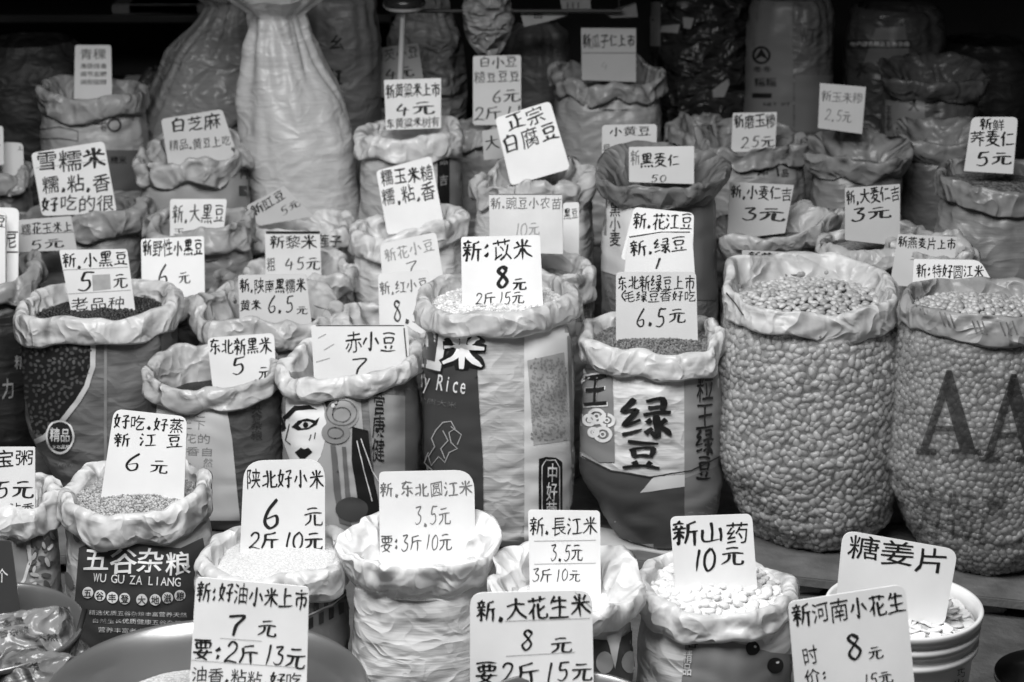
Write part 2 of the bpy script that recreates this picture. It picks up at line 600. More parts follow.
def sign(Y, c, lines, label, r=6, g=.80, lean=10, ext=0, rules=(), rot=None, inkm=None, patch=None, border=None, cat='price sign', group='handwritten price cards in the sacks', wear=.06):
    """c: TL,TR,BR,BL pixel corners; Y: distance of the lower edge; ext: hidden length below in px"""
    c = [Vector(p) for p in c]
    if ext:
        dl, dr = (c[3] - c[0]).normalized(), (c[2] - c[1]).normalized()
        c[3] = c[3] + dl * ext
        c[2] = c[2] + dr * ext
    bot = (c[2] + c[3]) / 2
    P0 = at(bot.x, bot.y, Y)
    la = math.radians(lean)
    nrm = Vector((0, -math.cos(la), math.sin(la)))      # faces the street, tipped back
    root = empty('price_sign', P0)

    def onto(p, off=0):
        d = raydir(p.x, p.y)
        t = (P0 - CAM).dot(nrm) / d.dot(nrm)
        return CAM + d * t + nrm * off - P0

    pl = round_poly(c, r)
    th = .0035
    bend = random.Random(SIGN_N[0]).uniform(-.004, .004)
    n = len(pl)
    vs = [onto(p, 0) for p in pl] + [onto(p, -th) for p in pl]
    fs = [tuple(range(n)), tuple(range(2 * n - 1, n - 1, -1))]
    fs += [(i, i + n, (i + 1) % n + n, (i + 1) % n) for i in range(n)]
    m = plain('card_%d_%d' % (int(g * 100), int(wear * 100)), g, .35, nz=wear, scale=9)
    ob = mesh('board', vs, fs, m, root, smooth=False)
    bm = bmesh.new()
    bm.from_mesh(ob.data)
    bmesh.ops.recalc_face_normals(bm, faces=bm.faces)
    bm.to_mesh(ob.data)
    bm.free()
    th_ = rot if rot is not None else math.atan2(c[1].y - c[0].y, c[1].x - c[0].x)
    groups = {}
    for L in lines:
        s, x, y, wd, h = L[:5]
        o = L[5] if len(L) > 5 else {}
        mm = o.get('m', inkm or INK)
        cen = sum(pl, Vector((0, 0))) / len(pl)
        for _ in range(16):                       # keep the writing on the card
            v, f = text2d(s, x, y, wd, h, o.get('rot', th_), o.get('st', 'b'), o.get('w', 1.0), SIGN_N[0])
            worst, away = 0, None
            for p in v:
                for i in range(len(pl)):
                    a_, b_ = pl[i], pl[(i + 1) % len(pl)]
                    e_ = b_ - a_
                    if e_.length < 1e-6:
                        continue
                    dd_ = (e_.x * (p.y - a_.y) - e_.y * (p.x - a_.x)) / e_.length - .7
                    if dd_ < worst:
                        worst, away = dd_, Vector((-e_.y, e_.x)) / e_.length
            if worst > -.05:
                break
            x += away.x * min(1.2, -worst)
            y += away.y * min(1.2, -worst)
            wd *= .985
            h *= .985
        nm = 'price_lettering' if any(ch.isdigit() for ch in s) else 'lettering'
        groups.setdefault((nm, len(groups)), [mm, []])[1].append((v, f))
    for x0, y0, x1, y1, ww, mm in rules:
        a, b = Vector((x0, y0)), Vector((x1, y1))
        q = (b - a).normalized()
        q = Vector((-q.y, q.x)) * ww / 2
        groups.setdefault(('ruled_line', mm.name), [mm, []])[1].append(([a + q, b + q, b - q, a - q], [(0, 1, 2, 3)]))
    if patch:
        mesh('paper_patch', [onto(Vector(p), .0004) for p in patch], [tuple(range(len(patch)))], plain('worn_tape', .38, .4, nz=.2, scale=30), root, smooth=False)
    if border:
        cc = sum(c, Vector((0, 0))) / 4
        i1 = round_poly([cc + (p - cc) * (1 - border[0] * 2 / (c[1] - c[0]).length) for p in c], [max(1, q - border[0]) for q in (r if isinstance(r, (list, tuple)) else [r] * 4)])
        i2 = round_poly([cc + (p - cc) * (1 - (border[0] + border[1]) * 2 / (c[1] - c[0]).length) for p in c], [max(1, q - border[0] - border[1]) for q in (r if isinstance(r, (list, tuple)) else [r] * 4)])
        k = len(i1)
        mesh('edge_line', [onto(p, .0005) for p in i1 + i2], [(j, (j + 1) % k, (j + 1) % k + k, j + k) for j in range(k)], INK, root, smooth=False)
    for (nm, _), (mm, parts) in groups.items():
        v, f = merge(parts)
        ob = mesh(nm, [onto(p, .0008) for p in v], f, mm, root, smooth=False)
    SIGN_N[0] += 1
    tag(root, label, cat, group)
    return root


# ------------------------------------------------------------------ sacks
def tri_grid(vs, fs, step=4.0):
    """cut flat px-space faces along a grid so they can follow a curved bag"""
    bm = bmesh.new()
    bv = [bm.verts.new((v[0], v[1], 0)) for v in vs]
    for f in fs:
        try:
            bm.faces.new([bv[i] for i in f])
        except ValueError:
            pass
    x0, x1 = min(v[0] for v in vs), max(v[0] for v in vs)
    y0, y1 = min(v[1] for v in vs), max(v[1] for v in vs)
    x = x0 + step
    while x < x1:
        bmesh.ops.bisect_plane(bm, geom=bm.verts[:] + bm.edges[:] + bm.faces[:], plane_co=(x, 0, 0), plane_no=(1, 0, 0))
        x += step
    y = y0 + step
    while y < y1:
        bmesh.ops.bisect_plane(bm, geom=bm.verts[:] + bm.edges[:] + bm.faces[:], plane_co=(0, y, 0), plane_no=(0, 1, 0))
        y += step
    bm.verts.index_update()
    V = [(v.co.x, v.co.y) for v in bm.verts]
    Fc = [tuple(v.index for v in f.verts) for f in bm.faces]
    bm.free()
    return V, Fc


class Sack:
    pass


def smooth(a, b, x):
    t = min(1, max(0, (x - a) / (b - a)))
    return t * t * (3 - 2 * t)


def sack(cx, cy, hw, Y, zb, label, body=.4, rim=.62, seed=1, drop=.07, roll=.018, wob=1.0, bulge=.06, n=2.5, tiltx=0, tilty=0, depth_in=.06, trans=.22, base=.84,
         open_=False, group='open grain sacks on the stall', cat='sack', profile=None, lean=(0, 0), neck=None, folds=1.0, body_mat=None, rim_mat=None, name='grain_sack', nose=None, hres=64, flare=0, slant=0):
    drop *= .62
    roll *= .8
    C = at(cx, cy, Y)
    R = hw * depth(C) / F
    H = C.z - zb
    S = Sack()
    S.R, S.H, S.C = R, H, C
    root = empty(name, (C.x, C.y, zb))
    S.root = root
    tag(root, label, cat, group)
    ns = 128
    rs = random.Random(seed)
    so = seed * 13.7
    rot0 = rs.uniform(0, PI)

    def sup(phi):
        a, b = abs(math.cos(phi + rot0 * 0)), abs(math.sin(phi + rot0 * 0))
        return 1 / (a**n + b**n)**(1 / n)

    def topz(x, y):
        return (tiltx * x + tilty * y)

    Rb = R - (0 if profile else roll * .75)

    def prof(h):
        if profile:
            for (h0, r0), (h1, r1) in zip(profile, profile[1:]):
                if h <= h1:
                    t = (h - h0) / (h1 - h0)
                    t = t * t * (3 - 2 * t) * .5 + t * .5
                    return r0 + (r1 - r0) * t
            return profile[-1][1]
        r = 1 + bulge * math.sin(PI * min(1, h * 1.02)**.8)
        if h < .16:
            t = 1 - h / .16
            r *= base + (1 - base) * math.sqrt(max(0, 1 - t * t))
        r *= 1 - .03 * smooth(.8, 1, h)
        return r

    vs, fs = [], []
    for j in range(hres + 1):
        h = j / hres
        for i in range(ns):
            phi = 2 * PI * i / ns
            cx_, sx_ = math.sin(phi), -math.cos(phi)
            r = Rb * prof(h) * (1 + (sup(phi) - 1) * (.8 if not profile else .5))
            z = h * (H - (0 if profile else min(.026, drop * .6)))
            if slant:
                r *= 1 - slant * (1 - smooth(0, .42, h)) * max(0, -cx_ * .85 - sx_ * .25)**1.2
            r -= (0 if profile else .007 * smooth(.9, 1, h))
            # lumps
            r += R * .035 * fbm(cx_ * 1.6 + so, sx_ * 1.6, z * 7, 2)
            # sagging creases across
            zz = z + .03 * noise.noise(Vector((cx_ * 1.5 + so, sx_ * 1.5, 3.1)))
            cr = noise.noise(Vector((cx_ * 1.1 + so, sx_ * 1.1, zz * 19)))
            wgt = .35 + .65 * (1 - smooth(.1, .6, h)) + .5 * smooth(.75, .95, h)
            r -= folds * .0065 * wgt * max(0, 1 - abs(cr) * 3.2)
            r += folds * .004 * wgt * cr
            # drawn folds running down from the mouth
            vf = noise.noise(Vector((cx_ * 4.2 + so, sx_ * 4.2, z * 1.5 + so)))
            r += folds * .010 * smooth(.5, 1, h) * vf
            if neck:
                kf = smooth(neck[0], neck[1], h)
                r *= 1 + kf * neck[2] * (1.2 * noise.noise(Vector((cx_ * 1.7 + so, sx_ * 1.7, z * 2.2))) + .25 * noise.noise(Vector((cx_ * 4.3, sx_ * 4.3 + so, z * 5))) - .45 * max(0, 1 - 4 * abs(noise.noise(Vector((cx_ * 1.6 + so, sx_ * 1.6 + z, z * 3 + 5))))))
            x, y = cx_ * r + lean[0] * h * H + (lean[0] * .0), sx_ * r + lean[1] * h * H
            z += topz(cx_ * R, sx_ * R) * h
            vs.append((x, y, z))
    for j in range(hres):
        for i in range(ns):
            a, b = j * ns + i, j * ns + (i + 1) % ns
            fs.append((a, b, b + ns, a + ns))
    fs.append(tuple(range(ns - 1, -1, -1)))
    bmt = body_mat or bagmat(body)
    bo = mesh('bag_body', vs, fs, bmt, root)
    S.body = bo
    S.vs, S.fs = vs, fs
    S.bvh = BVHTree.FromPolygons([Vector(v) for v in vs], fs)
    if profile:
        return S
    # mouth
    if open_:
        path = [(-.05, -depth_in - .03), (-.03, -depth_in * .5), (-.012, -.004), (.004 + flare * .4, .014), (.012 + flare, .026), (.018 + flare, .024), (.018 + flare * .9, .012), (.016 + flare * .6, -drop * .3), (.013 + flare * .3, -drop * .7), (.008, -drop), (.002, -drop - .004)]
    else:
        path = [(-.045, -depth_in - .03), (-.03, -depth_in * .6), (-.016, -.012)]
        for k in range(7):
            a = PI - k / 6 * PI
            path.append((math.cos(a) * roll, math.sin(a) * roll * 1.2))
        path += [(roll * 1.05, -drop * .25), (roll * 1.1, -drop * .5), (roll * 1.12, -drop * .78), (roll * 1.1, -drop), (roll * .8, -drop - .005), (.0, -drop + .004)]
    vs, fs = [], []
    nr = 144
    m = len(path)
    for i in range(nr):
        phi = 2 * PI * i / nr
        cx_, sx_ = math.sin(phi), -math.cos(phi)
        sp = 1 + (sup(phi) - 1) * .8
        wz = wob * (.016 * fbm(cx_ * 1.3 + so, sx_ * 1.3, 5.5, 2) + .006 * noise.noise(Vector((cx_ * 4 + so, sx_ * 4, 1.2))))
        wr = wob * .012 * fbm(cx_ * 1.7 + so, sx_ * 1.7, 9.5, 2)
        dd = 1 + wob * .35 * fbm(cx_ * 1.5 + so, sx_ * 1.5, 2.5, 2)
        for k, (dr, dz) in enumerate(path):
            t = k / (m - 1)
            fr = noise.noise(Vector((cx_ * 2.3 + so, sx_ * 2.3, t * 2.2)))
            fo = noise.noise(Vector((cx_ * 6 + so + t * 2.5, sx_ * 6, t * 1.6 + 4)))
            cz = max(0, 1 - 6 * abs(noise.noise(Vector((cx_ * 1.9 + so + t * .8, sx_ * 1.9 + t * .5, t * 1.4 + 7)))))
            amp = smooth(.1, .3, t) * (1 - .8 * smooth(.9, 1, t)) * wob
            r = Rb * sp * (1 if t < .12 else 1) + dr + wr + amp * (.011 * fr + .002 * fo - .006 * cz)
            z = H + (dz * (dd if dz < -roll else 1) if t > .3 else dz) + wz * (1 if t > .08 else .3) + amp * .003 * fo
            z += topz(cx_ * R, sx_ * R)
            vs.append((cx_ * r, sx_ * r, z))
    for i in range(nr):
        for k in range(m - 1):
            a = i * m + k
            b = ((i + 1) % nr) * m + k
            fs.append((a, a + 1, b + 1, b))
    S.rim_bvh = BVHTree.FromPolygons([Vector(v) for v in vs], fs)
    S.rim = mesh('rolled_rim', vs, fs, rim_mat or rimmat(rim, trans), root)
    S.depth_in = depth_in
    S.Rb = Rb
    S.topz = topz
    return S


def rim_prints(S, items):
    q = Sack()
    q.root, q.bvh, q.body = S.root, S.rim_bvh, S.rim
    prints(q, items)


def prints(S, items, name=None):
    """items: (kind, data, material, [layer]) in photo pixels, laid onto the bag's surface"""
    o = Vector(S.root.location)
    par = getattr(S, 'body', S.root)
    rel = o - CAM
    mid = 512 + F * rel.x / rel.dot(FWD)
    for it in items:
        kind, data, m = it[:3]
        lay = it[3] if len(it) > 3 else 1
        if kind == 'poly':
            v = [Vector(p) for p in data]
            f = [tuple(range(len(v)))]
            nm = 'printed_panel'
        elif kind == 'rect':
            x0, y0, x1, y1 = data
            v = [Vector(p) for p in ((x0, y0), (x1, y0), (x1, y1), (x0, y1))]
            f = [(0, 1, 2, 3)]
            nm = 'printed_panel'
        elif kind == 'oval':
            x, y, rx, ry = data
            v = [Vector((x + rx * math.cos(a * PI / 14), y + ry * math.sin(a * PI / 14))) for a in range(28)]
            f = [tuple(range(28))]
            nm = 'printed_badge'
        elif kind == 'ring':
            x, y, rx, ry, wd = data
            v = [Vector((x + (rx + s) * math.cos(a * PI / 16), y + (ry + s) * math.sin(a * PI / 16))) for s in (0, -wd) for a in range(32)]
            f = [(a, (a + 1) % 32, (a + 1) % 32 + 32, a + 32) for a in range(32)]
            nm = 'printed_ring'
        elif kind == 'line':
            pts, wd = data
            v, f = [], []
            P = [Vector(p) for p in pts]
            for i, p in enumerate(P):
                d = (P[min(i + 1, len(P) - 1)] - P[max(0, i - 1)]).normalized()
                q = Vector((-d.y, d.x)) * wd / 2
                v += [p + q, p - q]
                if i:
                    f.append((2 * i - 2, 2 * i - 1, 2 * i + 1, 2 * i))
            nm = 'printed_line'
        elif kind == 'texts':
            v, f = merge([text2d(*a) for a in data])
            nm = 'printed_lettering'
        elif kind == 'polys':
            v, f = [], []
            for pl in data:
                b = len(v)
                v += [Vector(p) for p in pl]
                f.append(tuple(range(b, len(v))))
            nm = 'printed_pattern'
        v, f = tri_grid([(p.x, p.y) for p in v], f)
        out, ok = [], []
        for x, y in v:
            d = raydir(x, y).normalized()
            hit, nr, _, _ = S.bvh.ray_cast(CAM - o, d)
            k = 1
            while hit is None and k < 9:      # past the bag's edge: wrap onto it
                hit, nr, _, _ = S.bvh.ray_cast(CAM - o, raydir(x + (k if mid > x else -k), y).normalized())
                k += 1
            if hit is None:
                ok.append(False)
                out.append(Vector((0, 0, 0)))
            else:
                ok.append(True)
                out.append(hit + nr * (.0014 + .0009 * lay))
        f = [q for q in f if all(ok[i] for i in q) and max((out[i] - out[q[0]]).length for i in q) < .06]
        if not f:
            continue
        used = sorted({i for q in f for i in q})
        mp = {i: k for k, i in enumerate(used)}
        mesh(nm, [out[i] for i in used], [tuple(mp[i] for i in q) for q in f], m, par)


def beans_mesh(P, Nn, size, mat, name, rnd, segs=(7, 5), curve=0):
    """many little seeds at points P with surface normals Nn; size = half axes"""
    us, vs_ = segs
    base, faces = [(0, 0, 1)], []
    for j in range(1, vs_):
        th = PI * j / vs_
        for i in range(us):
            a = 2 * PI * i / us
            base.append((math.sin(th) * math.cos(a), math.sin(th) * math.sin(a), math.cos(th)))
    base.append((0, 0, -1))
    last = len(base) - 1
    for i in range(us):
        faces.append((0, 1 + i, 1 + (i + 1) % us))
        faces.append((last, last - us + (i + 1) % us, last - us + i))
    for j in range(vs_ - 2):
        for i in range(us):
            a = 1 + j * us + i
            b = 1 + j * us + (i + 1) % us
            faces.append((a, a + us, b + us, b))
    B = np.array(base)
    B[:, 1] += curve * (B[:, 0]**2 - .5)
    B = B * np.array(size)
    nb = len(P)
    allv = np.zeros((nb, len(B), 3))
    for k in range(nb):
        nn = Vector(Nn[k]).normalized()
        t = Vector((rnd.gauss(0, 1), rnd.gauss(0, 1), rnd.gauss(0, 1)))
        t = (t - nn * t.dot(nn)).normalized()
        tilt = nn + t * rnd.uniform(-.3, .3)
        tilt.normalize()
        t = (t - tilt * t.dot(tilt)).normalized()
        bt = tilt.cross(t)
        s = rnd.uniform(.86, 1.12)
        Mx = np.array([t, bt, tilt]) * s
        allv[k] = B @ Mx + np.array(P[k])
    V = allv.reshape(-1, 3)
    Fc = []
    fa = faces
    for k in range(nb):
        o = k * len(B)
        Fc += [tuple(o + i for i in q) for q in fa]
    return V, Fc


def fill(S, mat, label, name='heaped_grain', cat='grain', mound=.02, level=None, seeds=None, seedmat=None, rnd=None, slope=.0, curve=0, segs=(7, 5), stack=1.0):
    """grain lying in the mouth of a sack: a mounded bed, with real seeds on it where they are large enough to see"""
    lv = S.H - S.depth_in if level is None else S.H + level
    R = S.Rb * 1.0
    rnd = rnd or random.Random(int(S.C.x * 1000) + 5)
    so = S.C.x * 9

    def hz(x, y):
        q = math.hypot(x, y) / R
        return lv + mound * (1 - q * q) + .004 * fbm(x * 14 + so, y * 14, 1, 2) + slope * y + S.topz(x, y)
    vs, fs = [(0, 0, hz(0, 0))], []
    na, nr = 64, 14
    for j in range(1, nr + 1):
        for i in range(na):
            a = 2 * PI * i / na
            r = R * .99 * j / nr
            x, y = math.sin(a) * r, -math.cos(a) * r
            vs.append((x, y, hz(x, y)))
    for i in range(na):
        fs.append((0, 1 + i, 1 + (i + 1) % na))
    for j in range(nr - 1):
        for i in range(na):
            a, b = 1 + j * na + i, 1 + j * na + (i + 1) % na
            fs.append((a, a + na, b + na, b))
    mats = [mat]
    nbed = len(fs)
    if seeds:
        step = (seeds[0] * seeds[1])**.5 * 1.75 / stack
        P, Nn = [], []
        k = int(R / step) + 1
        for i in range(-k, k + 1):
            for j in range(-k, k + 1):
                x = (i + .5 * (j % 2)) * step + rnd.uniform(-.3, .3) * step
                y = j * step * .9 + rnd.uniform(-.3, .3) * step
                if math.hypot(x, y) < R * .96:
                    P.append((x, y, hz(x, y) + rnd.uniform(-.2, .7) * seeds[2]))
                    Nn.append((rnd.uniform(-.5, .5), rnd.uniform(-.5, .5), 1))
        V, Fc = beans_mesh(P, Nn, seeds, seedmat, name, rnd, segs, curve)
        b = len(vs)
        vs = [tuple(v) for v in vs] + [tuple(v) for v in V.tolist()]
        fs = fs + [tuple(i + b for i in q) for q in Fc]
        mats = [mat, seedmat]
    o = mesh(name, vs, fs, mats, None, loc=S.root.location)
    if seeds:
        mi = [0] * nbed + [1] * (len(fs) - nbed)
        o.data.polygons.foreach_set('material_index', mi)
    tag(o, label, cat, 'grain heaped in the sacks', 'stuff')
    return o

# ------------------------------------------------------------------ the stall itself
dark_wall = plain('dark_painted_wall', .018, .8, nz=.4, scale=6)
floor_m = plain('worn_concrete', .075, .8, nz=.35, scale=14, bump=.5, bscale=60)
o = box('floor', (-3.2, -.6, -.05), (3.2, 7.4, 0), floor_m, bevel=0); tag(o, kind='structure')
o = box('wall_back', (-3.2, 7.3, 0), (3.2, 7.4, 2.7), dark_wall, bevel=0); tag(o, kind='structure')
o = box('wall_left', (-3.1, 4.9, 0), (-3.0, 7.3, 2.7), dark_wall, bevel=0); tag(o, kind='structure')
o = box('wall_right', (3.0, 4.9, 0), (3.1, 7.3, 2.7), dark_wall, bevel=0); tag(o, kind='structure')
o = box('ceiling', (-3.2, 4.8, 1.80), (3.2, 7.4, 1.87), dark_wall, bevel=0); tag(o, kind='structure')  # out of view; hung low so its front edge shades the rear rows
wood = plain('weathered_plank', .11, .75, nz=.3, scale=18, bump=.4, bscale=50)
wood_d = plain('dark_plank', .10, .8, nz=.4, scale=14, bump=.4)
def board(name, quad, z0, z1, mat):
    bm = bmesh.new()
    lo = [bm.verts.new((x, y, z0)) for x, y in quad]
    hi = [bm.verts.new((x, y, z1)) for x, y in quad]
    k = len(quad)
    bm.faces.new(lo[::-1])
    bm.faces.new(hi)
    for i in range(k):
        bm.faces.new((lo[i], lo[(i + 1) % k], hi[(i + 1) % k], hi[i]))
    bmesh.ops.bevel(bm, geom=bm.edges[:], offset=.003, segments=2, affect='EDGES')
    me = bpy.data.meshes.new(name)
    bm.to_mesh(me)
    bm.free()
    me.materials.append(mat)
    o = bpy.data.objects.new(name, me)
    col.objects.link(o)
    return o


boards = [([(-2.2, 4.40), (.0, 4.50), (.0, 4.63), (-2.2, 4.63)], 'grey weathered plank along the front edge under the tall Rice sack'),
          ([(.01, 4.50), (2.2, 3.93), (2.2, 4.63), (.01, 4.63)], 'broad grey plank running out under the big clear bean sacks'),
          ([(-2.2, 4.64), (2.2, 4.64), (2.2, 4.93), (-2.2, 4.93)], 'grey plank just behind the front planks, under the big sacks'),
          ([(-2.2, 4.94), (2.2, 4.94), (2.2, 5.23), (-2.2, 5.23)], 'grey plank beneath the middle sacks, nearer the street'),
          ([(-2.2, 5.24), (2.2, 5.24), (2.2, 5.55), (-2.2, 5.55)], 'grey plank beneath the middle sacks, next to the rear platform')]
for q, lab in boards:
    tag(board('platform_plank', q, .027, .05, wood), lab, 'plank', 'planks the sacks stand on')
o = box('rear_platform', (-2.4, 5.57, 0), (2.4, 6.55, .28), wood_d); tag(o, 'dark raised wooden platform beneath the rear sacks', 'platform')
brick_m = plain('old_brick', .16, .85, nz=.4, scale=25, bump=.6, bscale=70)
for k, x in enumerate((-1.9, -1.25, -.62, .13, .33, .62, 1.0, 1.75)):
    o = box('brick', (x - .055, 4.52 - max(0, x) * .26, 0), (x + .055, 4.62, .0265), brick_m, bevel=.006)
    lab = {3: 'grey brick under the plank, below the tall sack printed Rice', 4: 'grey brick under the plank, just behind the yam sack', 5: 'grey brick under the plank below the pinto bean sack'}.get(k, 'grey brick holding up the plank behind the small sacks')
    tag(o, lab, 'brick', 'bricks under the planks')
for k, (a, b) in enumerate(((-2.2, 4.78), (-2.2, 5.08), (-2.2, 5.38), (2.12, 4.78), (2.12, 5.08), (2.12, 5.38))):
    o = box('wooden_batten', (a, b - .04, 0), (a + .08, b + .04, .0265), wood_d)
    tag(o, 'dark wooden batten under the planks at the stall edge', 'batten', 'battens under the planks')
# flattened cardboard under the mung bean sack
cb = plain('flattened_cardboard', .50, .8, nz=.15, scale=12)
pc = [at(x, y, 1) for x, y in ((500, 515), (560, 520), (640, 534), (742, 556), (735, 566), (640, 549), (600, 548), (560, 540), (505, 536))]
pts = []
for p in pc:
    d = p - CAM
    t = (.0535 - CAM.z) / d.z
    pts.append(CAM + d * t)
vs = pts + [p - Vector((0, 0, .003)) for p in pts]
n = len(pts)
o = mesh('cardboard_sheet', vs, [tuple(range(n)), tuple(range(2 * n - 1, n - 1, -1))] + [(i, i + n, (i + 1) % n + n, (i + 1) % n) for i in range(n)], cb, None, False)
tag(o, 'pale flattened cardboard lying on the plank under the mung bean sack', 'cardboard')

# shelf rack at the back
rack = empty('shelf_rack', (-1.1, 7.0, 0))
for z in (.55, .82, 1.0, 1.17, 1.34):
    b = box('shelf', (-.75, -.2, z - .012), (.75, .2, z + .012), plain('dark_metal_shelf', .02, .35), rack)
for x in (-.75, .72):
    for y in (-.2, .17):
        box('post', (x, y, 0), (x + .03, y + .03, 1.75), plain('dark_metal_shelf', .02, .35), rack)
tag(rack, 'dark metal shelf rack standing against the back wall', 'shelf rack')
for x, y, wd, hh, lab, gg in ((165, 41, .22, .03, 'thin pale carton lying on the dark rear shelf', .26), (152, 57, .25, .03, 'flat bright white carton on the lower dark shelf', .55), (170, 18, .36, .03, 'long dull flat box high on the dark rear shelf', .14)):
    p = at(x, y, 5.0)
    zz = min((.55, .82, 1.0, 1.17, 1.34), key=lambda q: abs(q + .012 - p.z)) + .012
    o = box('flat_carton', (p.x - wd / 2, 6.82, zz), (p.x + wd / 2, 7.05, zz + hh), plain('carton_%d' % int(gg * 100), gg, .6))
    tag(o, lab, 'carton', 'flat cartons on the rear shelf')

# ------------------------------------------------------------------ tall tied bags at the back
TIED = [(0, .93), (.08, 1.0), (.42, 1.0), (.62, .92), (.8, .70), (.9, .58), (.935, .52), (.965, .72), (1, .95)]
pale = bagmat(.56, .42, .1, .2, .03)
s = sack(308, -6, 58, 4.05, .28, 'tall pale plastic sack tied and crumpled at its neck behind the sesame sack', seed=31, profile=TIED, lean=(-.12, 0), neck=(.3, .92, .34), folds=.3, body_mat=pale, cat='sack', name='tied_sack', group='closed sacks at the back', hres=60)
s = sack(172, -4, 66, 4.62, .28, 'grey tied bag slanting against the tall pale sack', seed=32, profile=[(0, .95), (.2, 1), (.5, .95), (.75, .72), (.92, .36), (.96, .32), (1, .5)], lean=(.26, 0), neck=(.3, .9, .3), folds=.3, body_mat=bagmat(.30, .35, .1, .4, .03), name='tied_sack', group='closed sacks at the back', hres=60)
s = sack(334, -10, 46, 4.5, .28, 'tall dark grey sack with black characters behind the tall pale sack', seed=33, profile=[(0, .95), (.1, 1), (.8, 1), (.97, .9), (1, .6)], body_mat=bagmat(.16, .5), name='closed_sack', group='closed sacks at the back')
prints(s, [('texts', [('幺', 337, 42, 16, 15, .05, 'b', 1.6), ('红', 335, 77, 15, 17, .05, 'b', 1.6)], INK)])
s = sack(425, -16, 40, 4.85, .28, 'crumpled light plastic bag behind the thin metal rod', seed=34, profile=[(0, .95), (.15, 1.0), (.5, 1.05), (.75, .95), (.9, .6), (1, .5)], neck=(.3, .9, .3), body_mat=bagmat(.33, .3, .1, .8, .1), name='tied_sack', group='closed sacks at the back')
s = sack(538, 22, 34, 4.75, .28, 'dark closed sack beside the white bean card', seed=35, profile=[(0, .95), (.1, 1), (.8, 1), (.95, .9), (1, .55)], body_mat=bagmat(.10, .5), name='closed_sack', group='closed sacks at the back')
s = sack(792, -4, 43, 4.85, .28, 'tall grey printed sack with round emblem behind the corn grits sack', seed=36, profile=[(0, .95), (.1, 1), (.85, 1), (.98, .92), (1, .8)], body_mat=bagmat(.17, .4, 0, .3), name='closed_sack', group='closed sacks at the back')
prints(s, [('rect', (744, -2, 793, 140), ink(.21)), ('ring', (762, 55, 9, 9, 2.2), INK, 2), ('polys', [[(755, 60), (762, 48), (769, 60), (762, 56)]], INK, 2),
           ('texts', [('冬冬', 763, 69, 18, 6, 0, 'p', 1.5), ('糯糯', 766, 82, 22, 9, 0, 'p', 2)], INK, 2), ('rect', (753, 93, 772, 98), INK, 2), ('texts', [('NET WT', 777, 104, 26, 4, 0, 'p', 1.4)], INK, 2),
           ('rect', (795, 75, 834, 132), ink(.22)), ('texts', [('WT', 808, 35, 16, 16, 0, 'p', 1)], ink(.08), 2)])
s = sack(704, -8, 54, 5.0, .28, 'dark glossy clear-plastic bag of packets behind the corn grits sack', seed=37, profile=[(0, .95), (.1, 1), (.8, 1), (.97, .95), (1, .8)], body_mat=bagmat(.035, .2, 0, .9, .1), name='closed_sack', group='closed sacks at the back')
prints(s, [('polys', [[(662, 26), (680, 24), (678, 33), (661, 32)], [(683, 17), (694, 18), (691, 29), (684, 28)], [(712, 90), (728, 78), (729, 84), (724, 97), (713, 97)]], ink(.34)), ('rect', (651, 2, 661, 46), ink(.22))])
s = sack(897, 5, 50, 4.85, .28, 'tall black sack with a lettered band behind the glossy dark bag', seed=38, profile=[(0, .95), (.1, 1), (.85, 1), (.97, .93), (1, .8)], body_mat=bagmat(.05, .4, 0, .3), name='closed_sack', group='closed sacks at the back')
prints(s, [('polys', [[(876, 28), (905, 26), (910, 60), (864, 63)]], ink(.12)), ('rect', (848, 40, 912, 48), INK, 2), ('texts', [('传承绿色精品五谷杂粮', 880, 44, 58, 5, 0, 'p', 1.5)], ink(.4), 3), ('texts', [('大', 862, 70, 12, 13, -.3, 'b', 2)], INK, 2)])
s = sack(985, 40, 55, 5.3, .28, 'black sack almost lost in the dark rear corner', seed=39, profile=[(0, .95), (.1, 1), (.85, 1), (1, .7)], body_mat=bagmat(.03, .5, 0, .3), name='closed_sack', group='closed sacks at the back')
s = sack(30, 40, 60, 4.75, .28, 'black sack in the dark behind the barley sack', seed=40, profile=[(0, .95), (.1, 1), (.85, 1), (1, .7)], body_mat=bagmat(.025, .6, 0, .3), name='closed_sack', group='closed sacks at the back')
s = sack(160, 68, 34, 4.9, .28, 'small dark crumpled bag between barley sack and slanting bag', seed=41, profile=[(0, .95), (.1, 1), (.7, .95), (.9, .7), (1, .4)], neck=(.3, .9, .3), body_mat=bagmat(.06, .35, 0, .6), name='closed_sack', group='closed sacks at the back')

# hanging bag, string, packets and carton at top
hp = at(488, 8, 4.35)
rail = mesh('hanging_rail', *(lambda: (
    [(x, math.cos(a) * .006, math.sin(a) * .006) for x in (-.2, .38) for a in [k * PI / 4 for k in range(8)]],
    [(k, (k + 1) % 8, (k + 1) % 8 + 8, k + 8) for k in range(8)]))(), plain('dark_rail', .03, .5), None, loc=at(488, 11, 4.34))
for x in (-.19, .37):
    mesh('hanger_wire', [(x + math.cos(a) * .002, math.sin(a) * .002, z) for z in (0, 1.80 - rail.location.z) for a in [k * PI / 3 for k in range(6)]], [(k, (k + 1) % 6, (k + 1) % 6 + 6, k + 6) for k in range(6)], plain('dark_rail', .03, .5), rail)
tag(rail, 'thin dark rail across the top with packets hung on it', 'rail')
vs, fs = [], []
for j in range(23):
    t = j / 22
    for i in range(40):
        a = 2 * PI * i / 40
        rr = .075 * math.sin(PI * (.12 + .86 * t))**.55 * (1 + .16 * noise.noise(Vector((math.cos(a) * 3, math.sin(a) * 3, t * 6)))) * (1.1 - .35 * t)
        vs.append((math.sin(a) * rr, -math.cos(a) * rr * .7, .05 - .2 * t))
